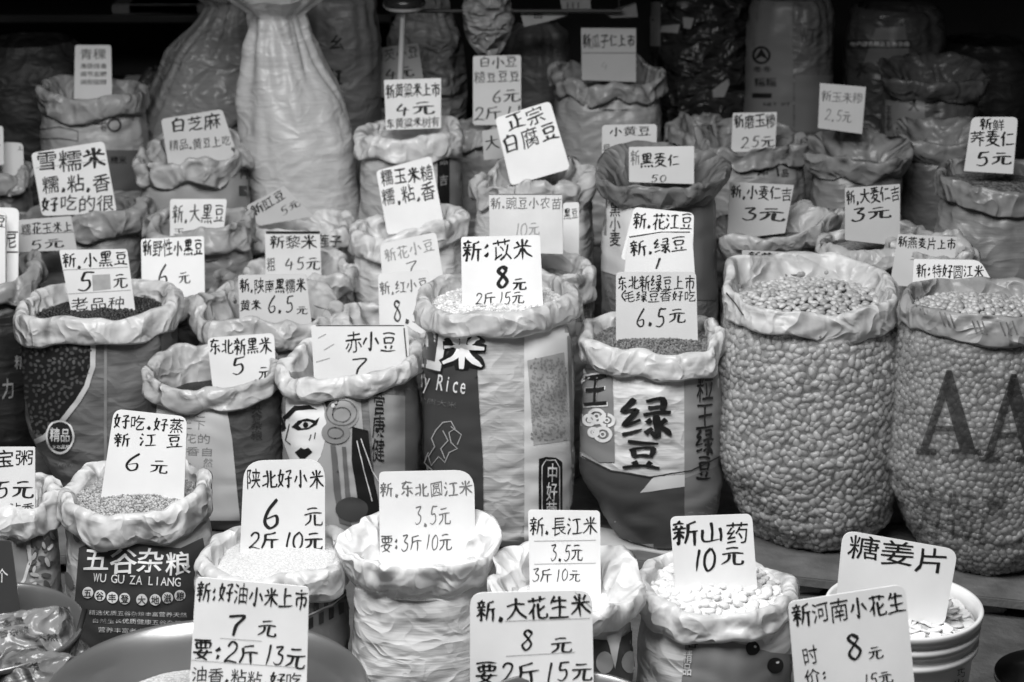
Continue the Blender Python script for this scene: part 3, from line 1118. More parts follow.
fs = [(j * 40 + i, j * 40 + (i + 1) % 40, (j + 1) * 40 + (i + 1) % 40, (j + 1) * 40 + i) for j in range(22) for i in range(40)]
o = mesh('hanging_bag', vs, fs, bagmat(.46, .25, .2, 1.0, .1), None, loc=hp)
tag(o, 'crumpled shiny plastic bag hanging above the white bean card', 'plastic bag')
for k, (pl, g, lab) in enumerate((([(521, 15), (545, 11), (568, 15), (550, 21), (524, 27)], .34, 'pale torn carton flap with a round mark under the rail'), ([(560, 0), (590, -2), (591, 9), (562, 9)], .22, 'small grey printed packet standing on the rail'), ([(605, 14), (636, 4), (638, 17), (612, 18)], .14, 'dark flat packet hanging above the melon seed card'))):
    P = [at(x, y, 4.36) for x, y in pl]
    c0 = P[0].copy()
    m = len(P)
    vs = [p - c0 for p in P] + [p - c0 + Vector((0, .03, 0)) for p in P]
    o = mesh('hanging_packet', vs, [tuple(range(m)), tuple(range(2 * m - 1, m - 1, -1))] + [(i, i + m, (i + 1) % m + m, (i + 1) % m) for i in range(m)], plain('packet_%d' % k, g, .4, nz=.2), None, False, loc=c0)
    tag(o, lab, 'packet', 'packets on the rail')
    if k < 2:
        v, f = text2d('回' if k == 0 else '111', *((538, 15, 9, 7) if k == 0 else (573, 5, 16, 6)), 0, 'p', 1.5)
        mesh('printed_mark', [at(p.x, p.y, 4.358) - c0 for p in v], f, INK, o, False)

# thin metal rod with dark round head (hanging scale hook stand)
ro = empty('scale_stand', at(396, 92, 4.24) - Vector((0, 0, .45)))
b0 = ro.location
p1, p0 = at(403, 12, 4.24) - b0, at(393, 150, 4.24) - b0


def rod(name, a, b, r, mat, parent, nseg=16):
    d = (b - a).normalized()
    u = d.cross(Vector((0, 1, .1))).normalized()
    v = d.cross(u)
    vs = [p + u * math.cos(k * 2 * PI / nseg) * r + v * math.sin(k * 2 * PI / nseg) * r for p in (a, b) for k in range(nseg)]
    fs = [(k, (k + 1) % nseg, (k + 1) % nseg + nseg, k + nseg) for k in range(nseg)] + [tuple(range(nseg)), tuple(range(2 * nseg - 1, nseg - 1, -1))]
    return mesh(name, vs, fs, mat, parent)


def lathe(name, prof, mat, parent=None, seg=72, loc=None):
    vs, fs = [], []
    m = len(prof)
    for i in range(seg):
        a = 2 * PI * i / seg
        for r, z in prof:
            vs.append((math.sin(a) * r, -math.cos(a) * r, z))
    for i in range(seg):
        for k in range(m - 1):
            a, b = i * m + k, ((i + 1) % seg) * m + k
            fs.append((a, a + 1, b + 1, b))
    return mesh(name, vs, fs, mat, parent, loc=loc)


steel = plain('polished_steel', .9, .22, metal=.1)
rod('pole', p0 - Vector((0, 0, .2)), p1, .0085, steel, ro)
lathe('round_head', [(.001, -.018), (.03, -.015), (.055, 0), (.06, .012), (.055, .03), (.001, .032)], plain('black_enamel', .02, .25), ro, loc=p1 + Vector((.004, 0, .014)))
lathe('bright_band', [(.050, -.006), (.056, .0), (.0605, .004)], steel, ro, loc=p1 + Vector((.004, 0, .014)))
lathe('foot', [(.001, .02), (.05, .012), (.055, 0), (.001, 0)], plain('black_enamel', .02, .25), ro, loc=(p0.x, p0.y, .28 - b0.z))
rod('lower_pole', Vector((p0.x, p0.y, .285 - b0.z)), p0 - Vector((0, 0, .19)), .0085, steel, ro)
tag(ro, 'thin shiny metal rod with black round head behind the sorghum card', 'stand')

# ------------------------------------------------------------------ rear rows of open sacks
GR = []


def S_(label, *a, g=(.3, 160, .5), gl=None, mound=.02, seeds=None, sm=None, level=None, slope=0, gcat='grain', curve=0, segs=(7, 5), stack=1.0, pr=None, **k):
    s = sack(*a, label=label, **k)
    if gl:
        fill(s, grainmat(*g), gl, mound=mound, seeds=seeds, seedmat=sm, level=level, slope=slope, cat=gcat, curve=curve, segs=segs, stack=stack)
    if pr:
        prints(s, pr)
    return s


# barley
S_('pale printed sack of highland barley with rolled rim, near the dark shelf', 92, 92, 54, 4.4, .28, g=(.05, 150, .5), gl='dark highland barley around the printed barley card', body=.42, rim=.5, seed=2, drop=.07, wob=.9, tiltx=-.05,
   pr=[('ring', (114, 125, 7, 7, 2), DARKINK), ('texts', [('五谷', 104, 124, 7, 14, 0, 'v', 1.5)], DARKINK), ('line', ([(36, 130), (60, 127), (78, 131), (78, 141)], 1), DARKINK), ('line', ([(36, 139), (60, 138), (78, 141)], .8), DARKINK), ('rect', (40, 150, 145, 190), ink(.12)), ('texts', [('精米', 118, 160, 16, 8, 0, 'p', 1.5)], INK, 2)])
# melon seeds
S_('plain grey sack holding the melon seed card, top of the heap', 608, 76, 56, 4.4, .28, g=(.14, 130, .5), gl='melon seed kernels behind the grey rim of the top sack', body=.33, rim=.33, seed=3, drop=.05, wob=1.7, trans=.1, roll=.014, tilty=.05)
# glutinous sorghum: white rim, dark band
S_('white-rimmed sack with a dark lettered band, under the sorghum card', 410, 133, 54, 3.95, .28, g=(.4, 150, .4), gl='sorghum behind the thick white rim', body=.42, rim=.76, seed=4, drop=.075, roll=.02, wob=1.0,
   pr=[('rect', (437, 146, 449, 212), INK), ('texts', [('黑 吉', 443, 170, 8, 30, 0, 'V', 1.2)], MIDINK, 2), ('rect', (449, 140, 466, 212), ink(.22))])
S_('small dull sack with folded pale mouth behind the small white bean card', 478, 132, 36, 4.15, .28, g=(.3, 150, .4), gl='small white beans under the tall white bean card', body=.24, rim=.42, seed=5, drop=.05, wob=1.6)
S_('dark bowl-like sack behind the sorghum card with pale curved lip', 365, 107, 32, 4.6, .28, g=(.1, 150, .4), gl='grain in the dark sack beneath the grey bean card', body=.09, rim=.22, seed=6, drop=.03, wob=.8, pr=[('texts', [('小力', 366, 115, 26, 9, .05, 'b', 1.3)], INK)])
# white sesame
S_('printed sack of white sesame with crumpled mouth below the slanting bag', 192, 152, 56, 3.9, .28, g=(.3, 170, .3), gl='white sesame under the sesame card', body=.34, rim=.5, seed=7, drop=.07, wob=2.0, roll=.015, tilty=.08,
   pr=[('rect', (150, 176, 255, 240), ink(.27)), ('rect', (238, 186, 246, 196), INK, 2), ('rect', (240, 170, 247, 179), INK, 2), ('texts', [('谷', 235, 150, 10, 10, 0, 'p', 1.5), ('香', 238, 163, 10, 10, 0, 'p', 1.5)], INK, 2)])
S_('sack of dark grain with wide grey rim below the sticky rice card', 80, 212, 66, 3.72, .28, g=(.03, 140, .5), gl='black grain below the sticky rice card', body=.22, rim=.36, seed=8, drop=.07, wob=1.5, tiltx=.1)
S_('sack cut by the picture edge beside the sticky rice card', -4, 172, 36, 4.0, .28, g=(.2, 150, .5), gl='grain in the sack at the edge beside the sticky rice card', body=.12, rim=.38, seed=9, drop=.06, wob=1.3)
S_('sack of large black beans with puckered rim between sesame and wild bean', 200, 226, 54, 3.55, .05, g=(.05, 120, .5), gl='large black beans behind the large black bean card', body=.18, rim=.42, seed=10, drop=.075, wob=1.7, roll=.022,
   pr=[('texts', [('晶黄', 160, 222, 26, 10, -.5, 'p', 1.6)], INK)])
s = S_('sack with white lettered rim beneath the tilted cowpea card', 302, 226, 50, 3.78, .28, g=(.4, 150, .4), gl='grain under the tilted cowpea card', body=.3, rim=.75, seed=11, drop=.06, wob=.9)
rim_prints(s, [('texts', [('豇豆莲子', 316, 240, 52, 12, .05, 'b', 1.2)], DARKINK)])
# sticky corn grits (white)
S_('white sack with smooth rolled rim below the sticky corn grits card', 408, 226, 58, 3.5, .05, g=(.5, 150, .3), gl='sticky corn grits inside the white rolled rim', body=.60, rim=.82, seed=12, drop=.065, wob=1.1, roll=.02, tiltx=.13)
# white tofu bean
S_('pale translucent sack of white beans under the tilted white bean card', 534, 175, 62, 3.55, .05, g=(.4, 110, .4), gl='white beans beneath the tilted card', body=.46, rim=.58, seed=13, drop=.075, wob=1.6, roll=.014, tiltx=.10,
   pr=[('texts', [('百 品', 592, 197, 8, 26, 0, 'V', 1.2)], DARKINK)])
# black wheat
S_('clear-mouthed sack printed with black characters, under the black wheat card', 662, 176, 60, 3.3, .05, g=(.05, 130, .5), gl='black wheat behind the shiny clear rim', body=.20, rim=.24, seed=14, drop=.038, wob=1.1, open_=True, flare=.01, tilty=.10, trans=.35, depth_in=.09,
   pr=[('poly', [(600, 176), (664, 198), (664, 290), (600, 270)], ink(.62)), ('texts', [('黑小麦', 616, 224, 11, 44, 0, 'v', 1.4)], INK, 2), ('rect', (603, 180, 608, 208), ink(.15), 2), ('rect', (664, 196, 716, 300), ink(.13))])
# corn grits
S_('grey printed sack of ground corn with glossy mouth', 752, 139, 55, 3.9, .28, g=(.25, 150, .4), gl='ground corn behind the ground corn card', body=.22, rim=.30, seed=15, drop=.06, wob=1.8, roll=.012, trans=.3, tilty=.08,
   pr=[('texts', [('玉 品', 785, 165, 8, 24, .05, 'V', 1.4), ('如', 763, 167, 12, 16, .05, 'b', 1.8)], INK), ('line', ([(775, 140), (780, 152), (776, 165), (778, 176)], 2), INK)])
S_('small empty-looking grey sack tucked beside the ground corn sack', 702, 128, 33, 4.25, .28, g=(.2, 150, .4), gl='grain deep in the small grey sack', body=.20, rim=.31, seed=16, drop=.06, wob=1.6, trans=.3, depth_in=.12, tilty=.1)
S_('grey sack with sagging glossy mouth below the 2.5 yuan corn card', 858, 154, 46, 3.85, .28, g=(.14, 150, .4), gl='corn grits in the sagging glossy mouth', body=.19, rim=.30, seed=17, drop=.05, wob=1.1, roll=.012, trans=.3, open_=True, flare=.012, depth_in=.05, tilty=.08)
S_('small sack with bright lip tucked beneath the dark clear bag', 940, 138, 40, 4.05, .28, g=(.06, 150, .4), gl='dark grain in the small bright-lipped sack', body=.15, rim=.27, seed=18, drop=.05, wob=.8, roll=.012, trans=.3, open_=True, flare=.01, tilty=.1)
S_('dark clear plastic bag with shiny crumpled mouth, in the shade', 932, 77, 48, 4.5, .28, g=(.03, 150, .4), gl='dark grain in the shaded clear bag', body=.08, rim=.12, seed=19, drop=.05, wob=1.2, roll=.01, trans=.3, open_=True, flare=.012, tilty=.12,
   pr=[('rect', (886, 100, 925, 145), ink(.17)), ('texts', [('五谷杂', 890, 118, 6, 26, 0, 'v', 1.4)], INK, 2), ('texts', [('大', 914, 106, 10, 12, 0, 'b', 2)], INK, 2)])
# wheat
S_('grey sack of wheat kernels with pale slanting rim', 776, 228, 54, 3.32, .05, g=(.17, 140, .4), gl='wheat kernels below the wheat card', body=.17, rim=.50, seed=20, drop=.05, wob=1.5, roll=.016, tiltx=.16, open_=True, flare=.012, depth_in=.05)
S_('grey sack of barley kernels with folded whitish rim behind the pinto beans', 876, 242, 56, 3.12, .05, g=(.26, 130, .45), gl='barley kernels below the barley kernel card', body=.26, rim=.47, seed=21, drop=.06, wob=1.6, roll=.016, level=-.035, tilty=.04)
S_('pale sack behind the oat card with a folded-over flap', 935, 252, 44, 3.02, .05, g=(.3, 130, .45), gl='oat flakes behind the oat card', body=.34, rim=.46, seed=22, drop=.06, wob=1.8, roll=.014, tilty=.1)
# buckwheat
S_('dark grey sack of buckwheat with folded cuff by the frame edge', 1004, 180, 66, 3.3, .05, g=(.12, 120, .7), gl='buckwheat kernels heaped around the buckwheat card', mound=.012, level=-.018, body=.20, rim=.22, seed=23, drop=.065, wob=.8, roll=.014, tiltx=-.05, trans=.12)

# ------------------------------------------------------------------ middle rows
S_('dark crumpled sack beside the wild black bean card', 196, 292, 52, 3.32, .05, g=(.03, 120, .5), gl='wild black beans behind the wild black bean card', body=.13, rim=.30, seed=24, drop=.07, wob=1.8)
S_('crumpled sack holding the broomcorn millet card', 300, 274, 56, 3.42, .05, g=(.35, 160, .3), gl='broomcorn millet behind its card', body=.3, rim=.62, seed=25, drop=.08, wob=1.8, roll=.018)
S_('half-dark crumpled sack under the Shaanxi black sticky rice card', 268, 310, 72, 3.1, .05, g=(.04, 150, .5), gl='black sticky rice inside the crumpled half-dark sack', body=.22, rim=.55, seed=26, drop=.075, wob=1.8, roll=.018)
S_('pale crumpled sack of red beans beside the coix sack', 392, 317, 54, 3.06, .05, g=(.05, 120, .5), gl='small red beans behind the red bean card', body=.40, rim=.64, seed=27, drop=.075, wob=1.7, roll=.02)
S_('pale lettered sack with rolled rim just behind the coix sack', 536, 272, 60, 3.05, .05, g=(.36, 120, .5), gl='bean sprouts seed behind the faded ten yuan card', body=.26, rim=.70, seed=28, drop=.065, wob=1.0, roll=.019, level=-.03,
   pr=[('rect', (575, 270, 600, 335), ink(.30)), ('texts', [('五谷杂粮精品', 578, 300, 7, 44, 0, 'v', 1.4), ('五谷杂粮精品', 586, 302, 7, 44, 0, 'v', 1.4), ('五谷杂粮精品', 594, 300, 6, 44, 0, 'v', 1.4)], DARKINK, 2)])
s = S_('black glossy sack with white print at the edge, beside the black bean sack', -16, 288, 62, 3.28, .05, g=(.03, 130, .5), gl='dark beans in the black glossy sack', body=.022, rim=.36, seed=29, drop=.06, wob=1.5, roll=.02, tiltx=.35)
prints(s, [('texts', [('UC', 28, 291, 20, 12, -.3, 'p', 2)], WHITEINK), ('texts', [('力', 8, 388, 14, 22, 0, 'b', 1.5), ('精', 20, 362, 12, 14, 0, 'p', 1.5)], ink(.3))])

# ------------------------------------------------------------------ second row: the big printed sacks
# black bean sack
s = S_('black bean sack with printed bean picture and round badge', 98, 306, 81, 3.0, .05, g=(.012, 130, .5), gl='small black beans heaped in the sack with the round badge', mound=.016, level=-.034, seeds=(.0055, .0042, .004), sm=beanmat(.006, .02, .35), body=.15, rim=.70, seed=42, slant=0.28, drop=.06, wob=1.0, roll=.02, bulge=.02, tiltx=.04, stack=1.1, base=.72)
prints(s, [('poly', [(10, 310), (86, 330), (92, 345), (92, 365), (86, 385), (76, 400), (62, 418), (44, 434), (33, 430), (12, 330)], ink(.012)),
           ('line', ([(84, 326), (93, 345), (93, 366), (87, 386), (77, 402), (63, 420), (45, 437), (36, 441)], 5), ink(.55), 2)])
rb = random.Random(4)
pb = []
poly_in = lambda x, y: y > 332 and y < 432 and x > 14 + (y - 330) * .2 and x < 90 - max(0, (y - 372)) * .75
for _ in range(900):
    x, y = rb.uniform(14, 90), rb.uniform(330, 433)
    if not poly_in(x, y) or any((x - q[0])**2 + (y - q[1])**2 < 17 for q in pb):
        continue
    pb.append((x, y))
prints(s, [('polys', [[(x + 2.4 * math.cos(a) * math.cos(t) - 1.5 * math.sin(a) * math.sin(t), y + 2.4 * math.cos(a) * math.sin(t) + 1.5 * math.sin(a) * math.cos(t)) for a in [k * PI / 4 for k in range(8)]] for x, y in pb for t in [rb.uniform(0, 3)]], ink(.07), 2),
           ('oval', (61, 436, 14, 17), ink(.02), 3), ('ring', (61, 436, 14, 17, 2), WHITEINK, 4), ('texts', [('精品', 61, 434, 20, 13, .05, 'p', 1.8), ('东北品牌', 62, 446, 18, 4, .05, 'p', 1)], WHITEINK, 4),
           ('rect', (104, 330, 107, 470), ink(.24), 1), ('rect', (160, 320, 184, 380), ink(.10), 1), ('texts', [('WWW', 66, 464, 16, 4, .05, 'p', 1)], MIDINK, 3)])
# black rice
s = S_('sack of black rice, half white panel and half clear plastic', 214, 370, 70, 2.78, .05, g=(.015, 200, .5), gl='black rice in the shadowed mouth of the half-clear sack', body=.075, rim=.50, seed=43, slant=0.15, drop=.052, wob=1.2, roll=.015, open_=False, depth_in=.07, tiltx=.02, rim_mat=rimmat(.6, .3, .25))
prints(s, [('poly', [(158, 400), (224, 395), (232, 440), (240, 520), (150, 520)], ink(.52)), ('texts', [('谷之', 193, 412, 26, 10, .05, 'p', .8), ('上下', 193, 424, 26, 10, .05, 'p', .8), ('花的', 197, 438, 28, 10, .05, 'p', .8), ('香自', 200, 451, 28, 9, .05, 'p', .8), ('然', 208, 462, 10, 9, .05, 'p', .8)], ink(.22), 2),
           ('texts', [('五谷杂粮', 256, 420, 12, 40, 0, 'v', 1)], ink(.02), 2)])
# red adzuki: opera face bag
s = S_('sack of adzuki beans printed with a painted opera lady face', 350, 361, 70, 2.74, .05, g=(.06, 120, .5), gl='adzuki beans behind the wide adzuki card', body=.20, rim=.76, seed=44, drop=.045, wob=1.0, roll=.016, tiltx=.12, depth_in=.07, bulge=.06)
face = [(279, 405), (288, 394), (298, 388), (306, 398), (316, 394), (324, 406), (327, 420), (326, 438), (321, 456), (312, 470), (300, 476), (292, 462), (284, 440)]
prints(s, [('poly', [(278, 380), (360, 392), (372, 530), (300, 540), (284, 480)], ink(.44)), ('poly', face, ink(.86), 2),
           ('polys', [[(290, 394), (296, 388), (304, 391), (312, 388), (322, 398), (318, 402), (310, 396), (302, 400), (294, 398)], [(322, 396), (330, 392), (340, 400), (334, 412), (328, 408)]], INK, 3),
           ('polys', [[(x + 2 * math.cos(a), y + 2 * math.sin(a)) for a in [k * PI / 3 for k in range(6)]] for x, y in ((296, 392), (304, 394), (312, 393), (330, 398), (334, 405))], WHITEINK, 4),
           ('polys', [[(284, 417), (296, 406), (310, 405), (318, 409), (309, 409), (297, 411), (286, 421)], [(293, 427), (299, 420), (308, 418), (316, 420), (320, 417), (317, 424), (309, 429), (299, 430)], [(280, 426), (286, 422), (288, 428), (283, 431)], [(296, 452), (302, 447), (305, 449), (309, 447), (313, 451), (306, 458), (301, 458)]], INK, 3),
           ('poly', [(300, 425), (304, 421), (311, 421), (314, 423), (309, 427), (303, 428)], ink(.8), 4), ('oval', (307, 424, 2.6, 2.8), INK, 5), ('line', ([(291, 424), (287, 440), (292, 444)], 1.1), DARKINK, 3), ('line', ([(312, 434), (310, 440)], 1), DARKINK, 3), ('line', ([(316, 432), (315, 438)], 1), DARKINK, 3),
           ('oval', (342, 414, 17, 15), ink(.36), 3), ('oval', (336, 432, 14, 11), ink(.30), 4), ('ring', (342, 414, 9, 8, 1.2), ink(.15), 4), ('ring', (336, 432, 8, 6, 1.2), ink(.14), 5), ('ring', (342, 412, 15, 13, 1), ink(.18), 5),
           ('poly', [(352, 426), (368, 430), (372, 470), (382, 520), (386, 545), (366, 540), (358, 500), (352, 460)], INK, 3),
           ('polys', [[(331, 444), (336, 444), (342, 500), (352, 525), (340, 522), (334, 490)], [(342, 446), (346, 446), (350, 490), (352, 505), (346, 500)]], ink(.16), 3),
           ('oval', (352, 508, 16, 12), ink(.07), 4), ('line', ([(357, 440), (364, 470), (372, 500)], .9), WHITEINK, 4), ('line', ([(361, 438), (372, 470), (382, 486)], .9), WHITEINK, 4),
           ('poly', [(368, 394), (404, 396), (404, 530), (378, 530)], ink(.30), 2), ('texts', [('营康健', 378, 426, 13, 70, .02, 'v', 1.2)], INK, 4),
           ('rect', (404, 390, 424, 530), ink(.13), 2), ('line', ([(282, 510), (312, 522), (352, 538)], 3), ink(.1), 5)])
# coix sack printed Rice
s = S_('tall sack printed Rice with grain window, holding the coix seed card', 498, 297, 78, 2.68, .05, g=(.62, 180, .3), gl='white coix seeds heaped around the eight yuan coix card', mound=.018, level=-.022, seeds=(.0048, .004, .0036), sm=beanmat(.42, .8, .5), body=.50, rim=.68, seed=45, slant=0.25, drop=.052, wob=.8, roll=.018, bulge=.06, tiltx=.03, trans=.35, base=.8, stack=1.1)
prints(s, [('poly', [(410, 330), (476, 334), (479, 400), (483, 460), (484, 545), (430, 540), (412, 450)], ink(.055)),
           ('poly', [(524, 335), (572, 325), (582, 330), (582, 560), (524, 560)], ink(.72)), ('poly', [(527, 360), (563, 352), (569, 440), (533, 445)], ink(.42), 2),
           ('polys', [[(x + dx, y + dy) for dx, dy in ((-1, 0), (0, -1), (1, 0), (0, 1))] for _ in range(420) for x, y in [(rb.uniform(530, 565), rb.uniform(358, 440))]], ink(.31), 3),
           ('poly', [(566, 336), (569, 336), (577, 545), (573, 545)], ink(.25), 2),
           ('poly', [(412, 320), (449, 329), (447, 340), (441, 371), (412, 364)], ink(.7), 2), ('poly', [(416, 327), (440, 333), (436, 361), (414, 356)], ink(.05), 3), ('line', ([(413, 366), (442, 373), (448, 345)], 2), INK, 4),
           ('texts', [('米', 464, 351, 46, 38, .06, 'b', 3.4)], INK, 3), ('texts', [('米', 464, 351, 42, 35, .06, 'b', 1.35)], ink(.85), 6),
           ('texts', [('lly Rice', 439, 381, 58, 18, .14, 'p', 1.2)], WHITEINK, 3), ('texts', [('优质大米', 438, 402, 40, 6, .14, 'p', .8)], ink(.14), 3),
           ('poly', [(538, 458), (545, 456), (555, 457), (561, 462), (561, 560), (538, 560)], INK, 3), ('line', ([(541, 560), (541, 466), (545, 459), (554, 460), (558, 467), (558, 560)], 1), ink(.7), 4), ('texts', [('中好营养', 550, 500, 11, 74, .03, 'v', 1.3)], ink(.8), 5),
           ])
hx = [[(437, 430), (444, 422), (452, 421), (456, 428), (450, 432), (452, 442), (458, 448), (450, 452), (446, 462), (440, 456), (433, 465), (430, 456), (436, 446), (433, 438), (437, 430)], [(444, 430), (449, 440), (442, 448), (446, 458)], [(452, 426), (462, 434), (458, 444)], [(430, 452), (426, 462), (434, 470)]]
prints(s, [('line', (p, 1.1), ink(.4), 3) for p in hx])
# mung bean sack
s = S_('mung bean sack with bold black brush lettering and cloud emblem', 653, 338, 70, 2.66, .05, g=(.10, 190, .6), gl='dark mung beans around the stacked mung bean cards', mound=.014, level=-.018, seeds=(.0032, .0027, .0026), sm=beanmat(.04, .22, .4), body=.62, rim=.72, seed=46, slant=0.4, drop=.055, wob=1.0, roll=.018, bulge=.11, tilty=.04, base=.72)
prints(s, [('poly', [(576, 366), (613, 372), (614, 420), (615, 462), (600, 462), (582, 450)], ink(.22)), ('poly', [(684, 366), (722, 350), (732, 360), (732, 560), (684, 560)], ink(.30)),
           ('poly', [(578, 455), (612, 470), (650, 476), (684, 474), (684, 560), (600, 560)], ink(.07), 2), ('poly', [(654, 476), (684, 474), (684, 486), (640, 492)], ink(.62), 3),
           ('poly', [(684, 478), (732, 460), (732, 560), (684, 560)], ink(.20), 2), ('line', ([(584, 456), (612, 470), (650, 476), (690, 470), (726, 452)], 1.5), ink(.04), 4),
           ('texts', [('王', 597, 391, 28, 40, .05, 'b', 2.4)], WHITEINK, 3), ('texts', [('王', 597, 391, 26, 36, .05, 'b', 1.5)], INK, 4), ('texts', [('粒粒', 584, 376, 12, 13, -.6, 'p', 1.3)], WHITEINK, 4),
           ('texts', [('绿', 645, 416, 54, 46, -.02, 'b', 1.08), ('豆', 642, 454, 40, 32, .05, 'b', 1.25)], INK, 3),
           ('texts', [('粒王绿豆', 703, 428, 17, 108, .02, 'V', 1.15)], INK, 4)])
for x, y, rx in ((598, 416, 9), (608, 420, 8), (591, 420, 7), (604, 434, 9), (595, 432, 6)):
    prints(s, [('ring', (x, y, rx, rx * .9, 3.2), ink(.75), 3), ('ring', (x, y, rx * .35, rx * .35, 1.5), ink(.75), 3)])


# clear bags full of beans
def bean_bag(s, size, m, seed, label, film, step_k=1.62, span=2.1, curve=0):
    rnd = random.Random(seed)
    step = (size[0] * size[1])**.5 * step_k
    P, N_ = [], []
    H, R = s.H, s.R
    z = .004
    row = 0
    while z < H - .01:
        k = int(2 * span * R / step)
        for i in range(k):
            ph = -span + 2 * span * (i + .5 * (row % 2) + rnd.uniform(-.34, .34)) / k
            zz = z + rnd.uniform(-.34, .34) * step
            d = Vector((math.sin(ph), -math.cos(ph), 0))
            hit, nr, _, _ = s.bvh.ray_cast(Vector((0, 0, min(max(zz, .002), H - .005))) + d * 2 * R, -d)
            if hit is None:
                continue
            P.append(hit + nr * (size[2] * rnd.uniform(-.1, .45)))
            N_.append(nr + Vector((rnd.uniform(-.3, .3), rnd.uniform(-.3, .3), rnd.uniform(-.3, .3))))
        z += step * .88
        row += 1
    V, Fc = beans_mesh(P, N_, size, m, 'beans_in_bag', rnd, (9, 6), curve)
    o = mesh('bean_layer', V, Fc, m, s.root)
    tag(o, kind='stuff')
    fv = []
    for x, y, zz in s.vs:
        r = math.hypot(x, y)
        k = (r + size[2] * 1.75) / r
        fv.append((x * k, y * k, zz))
    fo = Sack()
    fo.body = mesh('clear_film', fv, s.fs, film, s.root)
    fo.root = s.root
    fo.bvh = BVHTree.FromPolygons([Vector(v) for v in fv], s.fs)
    return fo


bm_top_lit = beanmat(.26, .52, .36)  # heaped beans: paler copy of the bean skin, top light put into the colour
bm1 = beanmat(.17, .36, .36)
s = S_('big clear woven sack packed with speckled pinto beans', 811, 288, 86, 2.68, .05, g=(.02, 90, .3), gl='pinto beans heaped in the mouth of the big clear sack', mound=.024, level=-.042, seeds=(.0112, .0074, .0064), sm=bm_top_lit, body=.12, rim=.72, seed=47, slant=0.38, drop=.07, wob=1.1, roll=.014, bulge=.14, base=.74, trans=.35, tilty=.05, curve=.3, segs=(9, 6), stack=.98)  # near-black bed and dark body colour in the shade between beans
fb = bean_bag(s, (.0115, .0076, .006), bm1, 6, '', filmmat(.88, .8, .2), curve=.3)
rim_prints(s, [('line', ([(727, 293), (736, 303), (744, 315)], 1.2), INK)])
bm2 = beanmat(.10, .23, .4)
s = S_('big clear sack of round beans printed with two large letters A', 988, 303, 86, 2.58, .05, g=(.02, 90, .3), gl='round beans heaped in the sack with large letters', mound=.026, level=-.03, seeds=(.0092, .0078, .007), sm=bm_top_lit, body=.10, rim=.40, seed=48, slant=0.38, drop=.062, wob=.9, roll=.014, bulge=.08, base=.74, trans=.3, tilty=-.06, tiltx=-.03, segs=(9, 6), stack=.98)  # again a dark bed and body painted as shade in the bean gaps
fb = bean_bag(s, (.0092, .0078, .0065), bm2, 8, '', filmmat(.87, .75, .2))
rim_prints(s, [('line', ([(x, y), (x + 5, y + 13)], 1.5), ink(.14)) for x, y in ((908, 291), (912, 294), (916, 297), (920, 301), (940, 312), (945, 313), (950, 314), (972, 320), (977, 320), (982, 321), (1000, 322), (1006, 322), (1012, 321))])
print_dark = filmmat(.30, .03, .5)
print_mid = filmmat(.55, .03, .5)


def serifA(x, y, w_, h_):
    return [[(x - w_ * .50, y + h_ * .5), (x - w_ * .50, y + h_ * .44), (x - w_ * .42, y + h_ * .43), (x - w_ * .02, y - h_ * .5), (x + w_ * .06, y - h_ * .5), (x + w_ * .02, y - h_ * .30), (x - w_ * .30, y + h_ * .43), (x - w_ * .18, y + h_ * .44), (x - w_ * .18, y + h_ * .5)],
            [(x - w_ * .02, y - h_ * .5), (x + w_ * .06, y - h_ * .5), (x + w_ * .42, y + h_ * .43), (x + w_ * .52, y + h_ * .44), (x + w_ * .52, y + h_ * .5), (x + w_ * .06, y + h_ * .5), (x + w_ * .06, y + h_ * .44), (x + w_ * .18, y + h_ * .43), (x - w_ * .08, y - h_ * .28)],
            [(x - w_ * .22, y + h_ * .16), (x + w_ * .1, y + h_ * .16), (x + w_ * .13, y + h_ * .22), (x - w_ * .25, y + h_ * .22)]]


prints(fb, [('polys', serifA(948, 412, 64, 84), print_dark), ('polys', serifA(1012, 418, 66, 88), print_dark), ('texts', [('方特产', 962, 513, 96, 50, .04, 'p', 2.2)], print_mid)])

# ------------------------------------------------------------------ front row
s = S_('small patterned porridge-mix sack at the edge beside the steel basin', 8, 501, 50, 2.25, 0, g=(.5, 140, .4), gl='mixed porridge grain below the porridge card', body=.36, rim=.66, seed=50, drop=.075, wob=1.0, roll=.02, tiltx=.05)
rb = random.Random(9)
leaf = lambda x, y, t, l: [(x + l * math.cos(a) * math.cos(t) - l * .45 * math.sin(a) * math.sin(t), y + l * math.cos(a) * math.sin(t) + l * .45 * math.sin(a) * math.cos(t)) for a in [k * PI / 5 for k in range(10)]]
prints(s, [('poly', [(-20, 555), (26, 545), (30, 590), (20, 600), (-20, 600)], ink(.28)), ('line', ([(28, 545), (30, 560), (24, 580), (12, 595)], 3), ink(.7), 2), ('texts', [('豆', 6, 572, 16, 18, 0, 'p', 1.5)], INK, 2),
           ('polys', [leaf(rb.uniform(32, 56), rb.uniform(535, 600), rb.uniform(0, 3), rb.uniform(4, 7)) for _ in range(16)], ink(.10), 2), ('polys', [leaf(rb.uniform(32, 56), rb.uniform(530, 600), rb.uniform(0, 3), rb.uniform(3, 5)) for _ in range(12)], ink(.6), 3)])
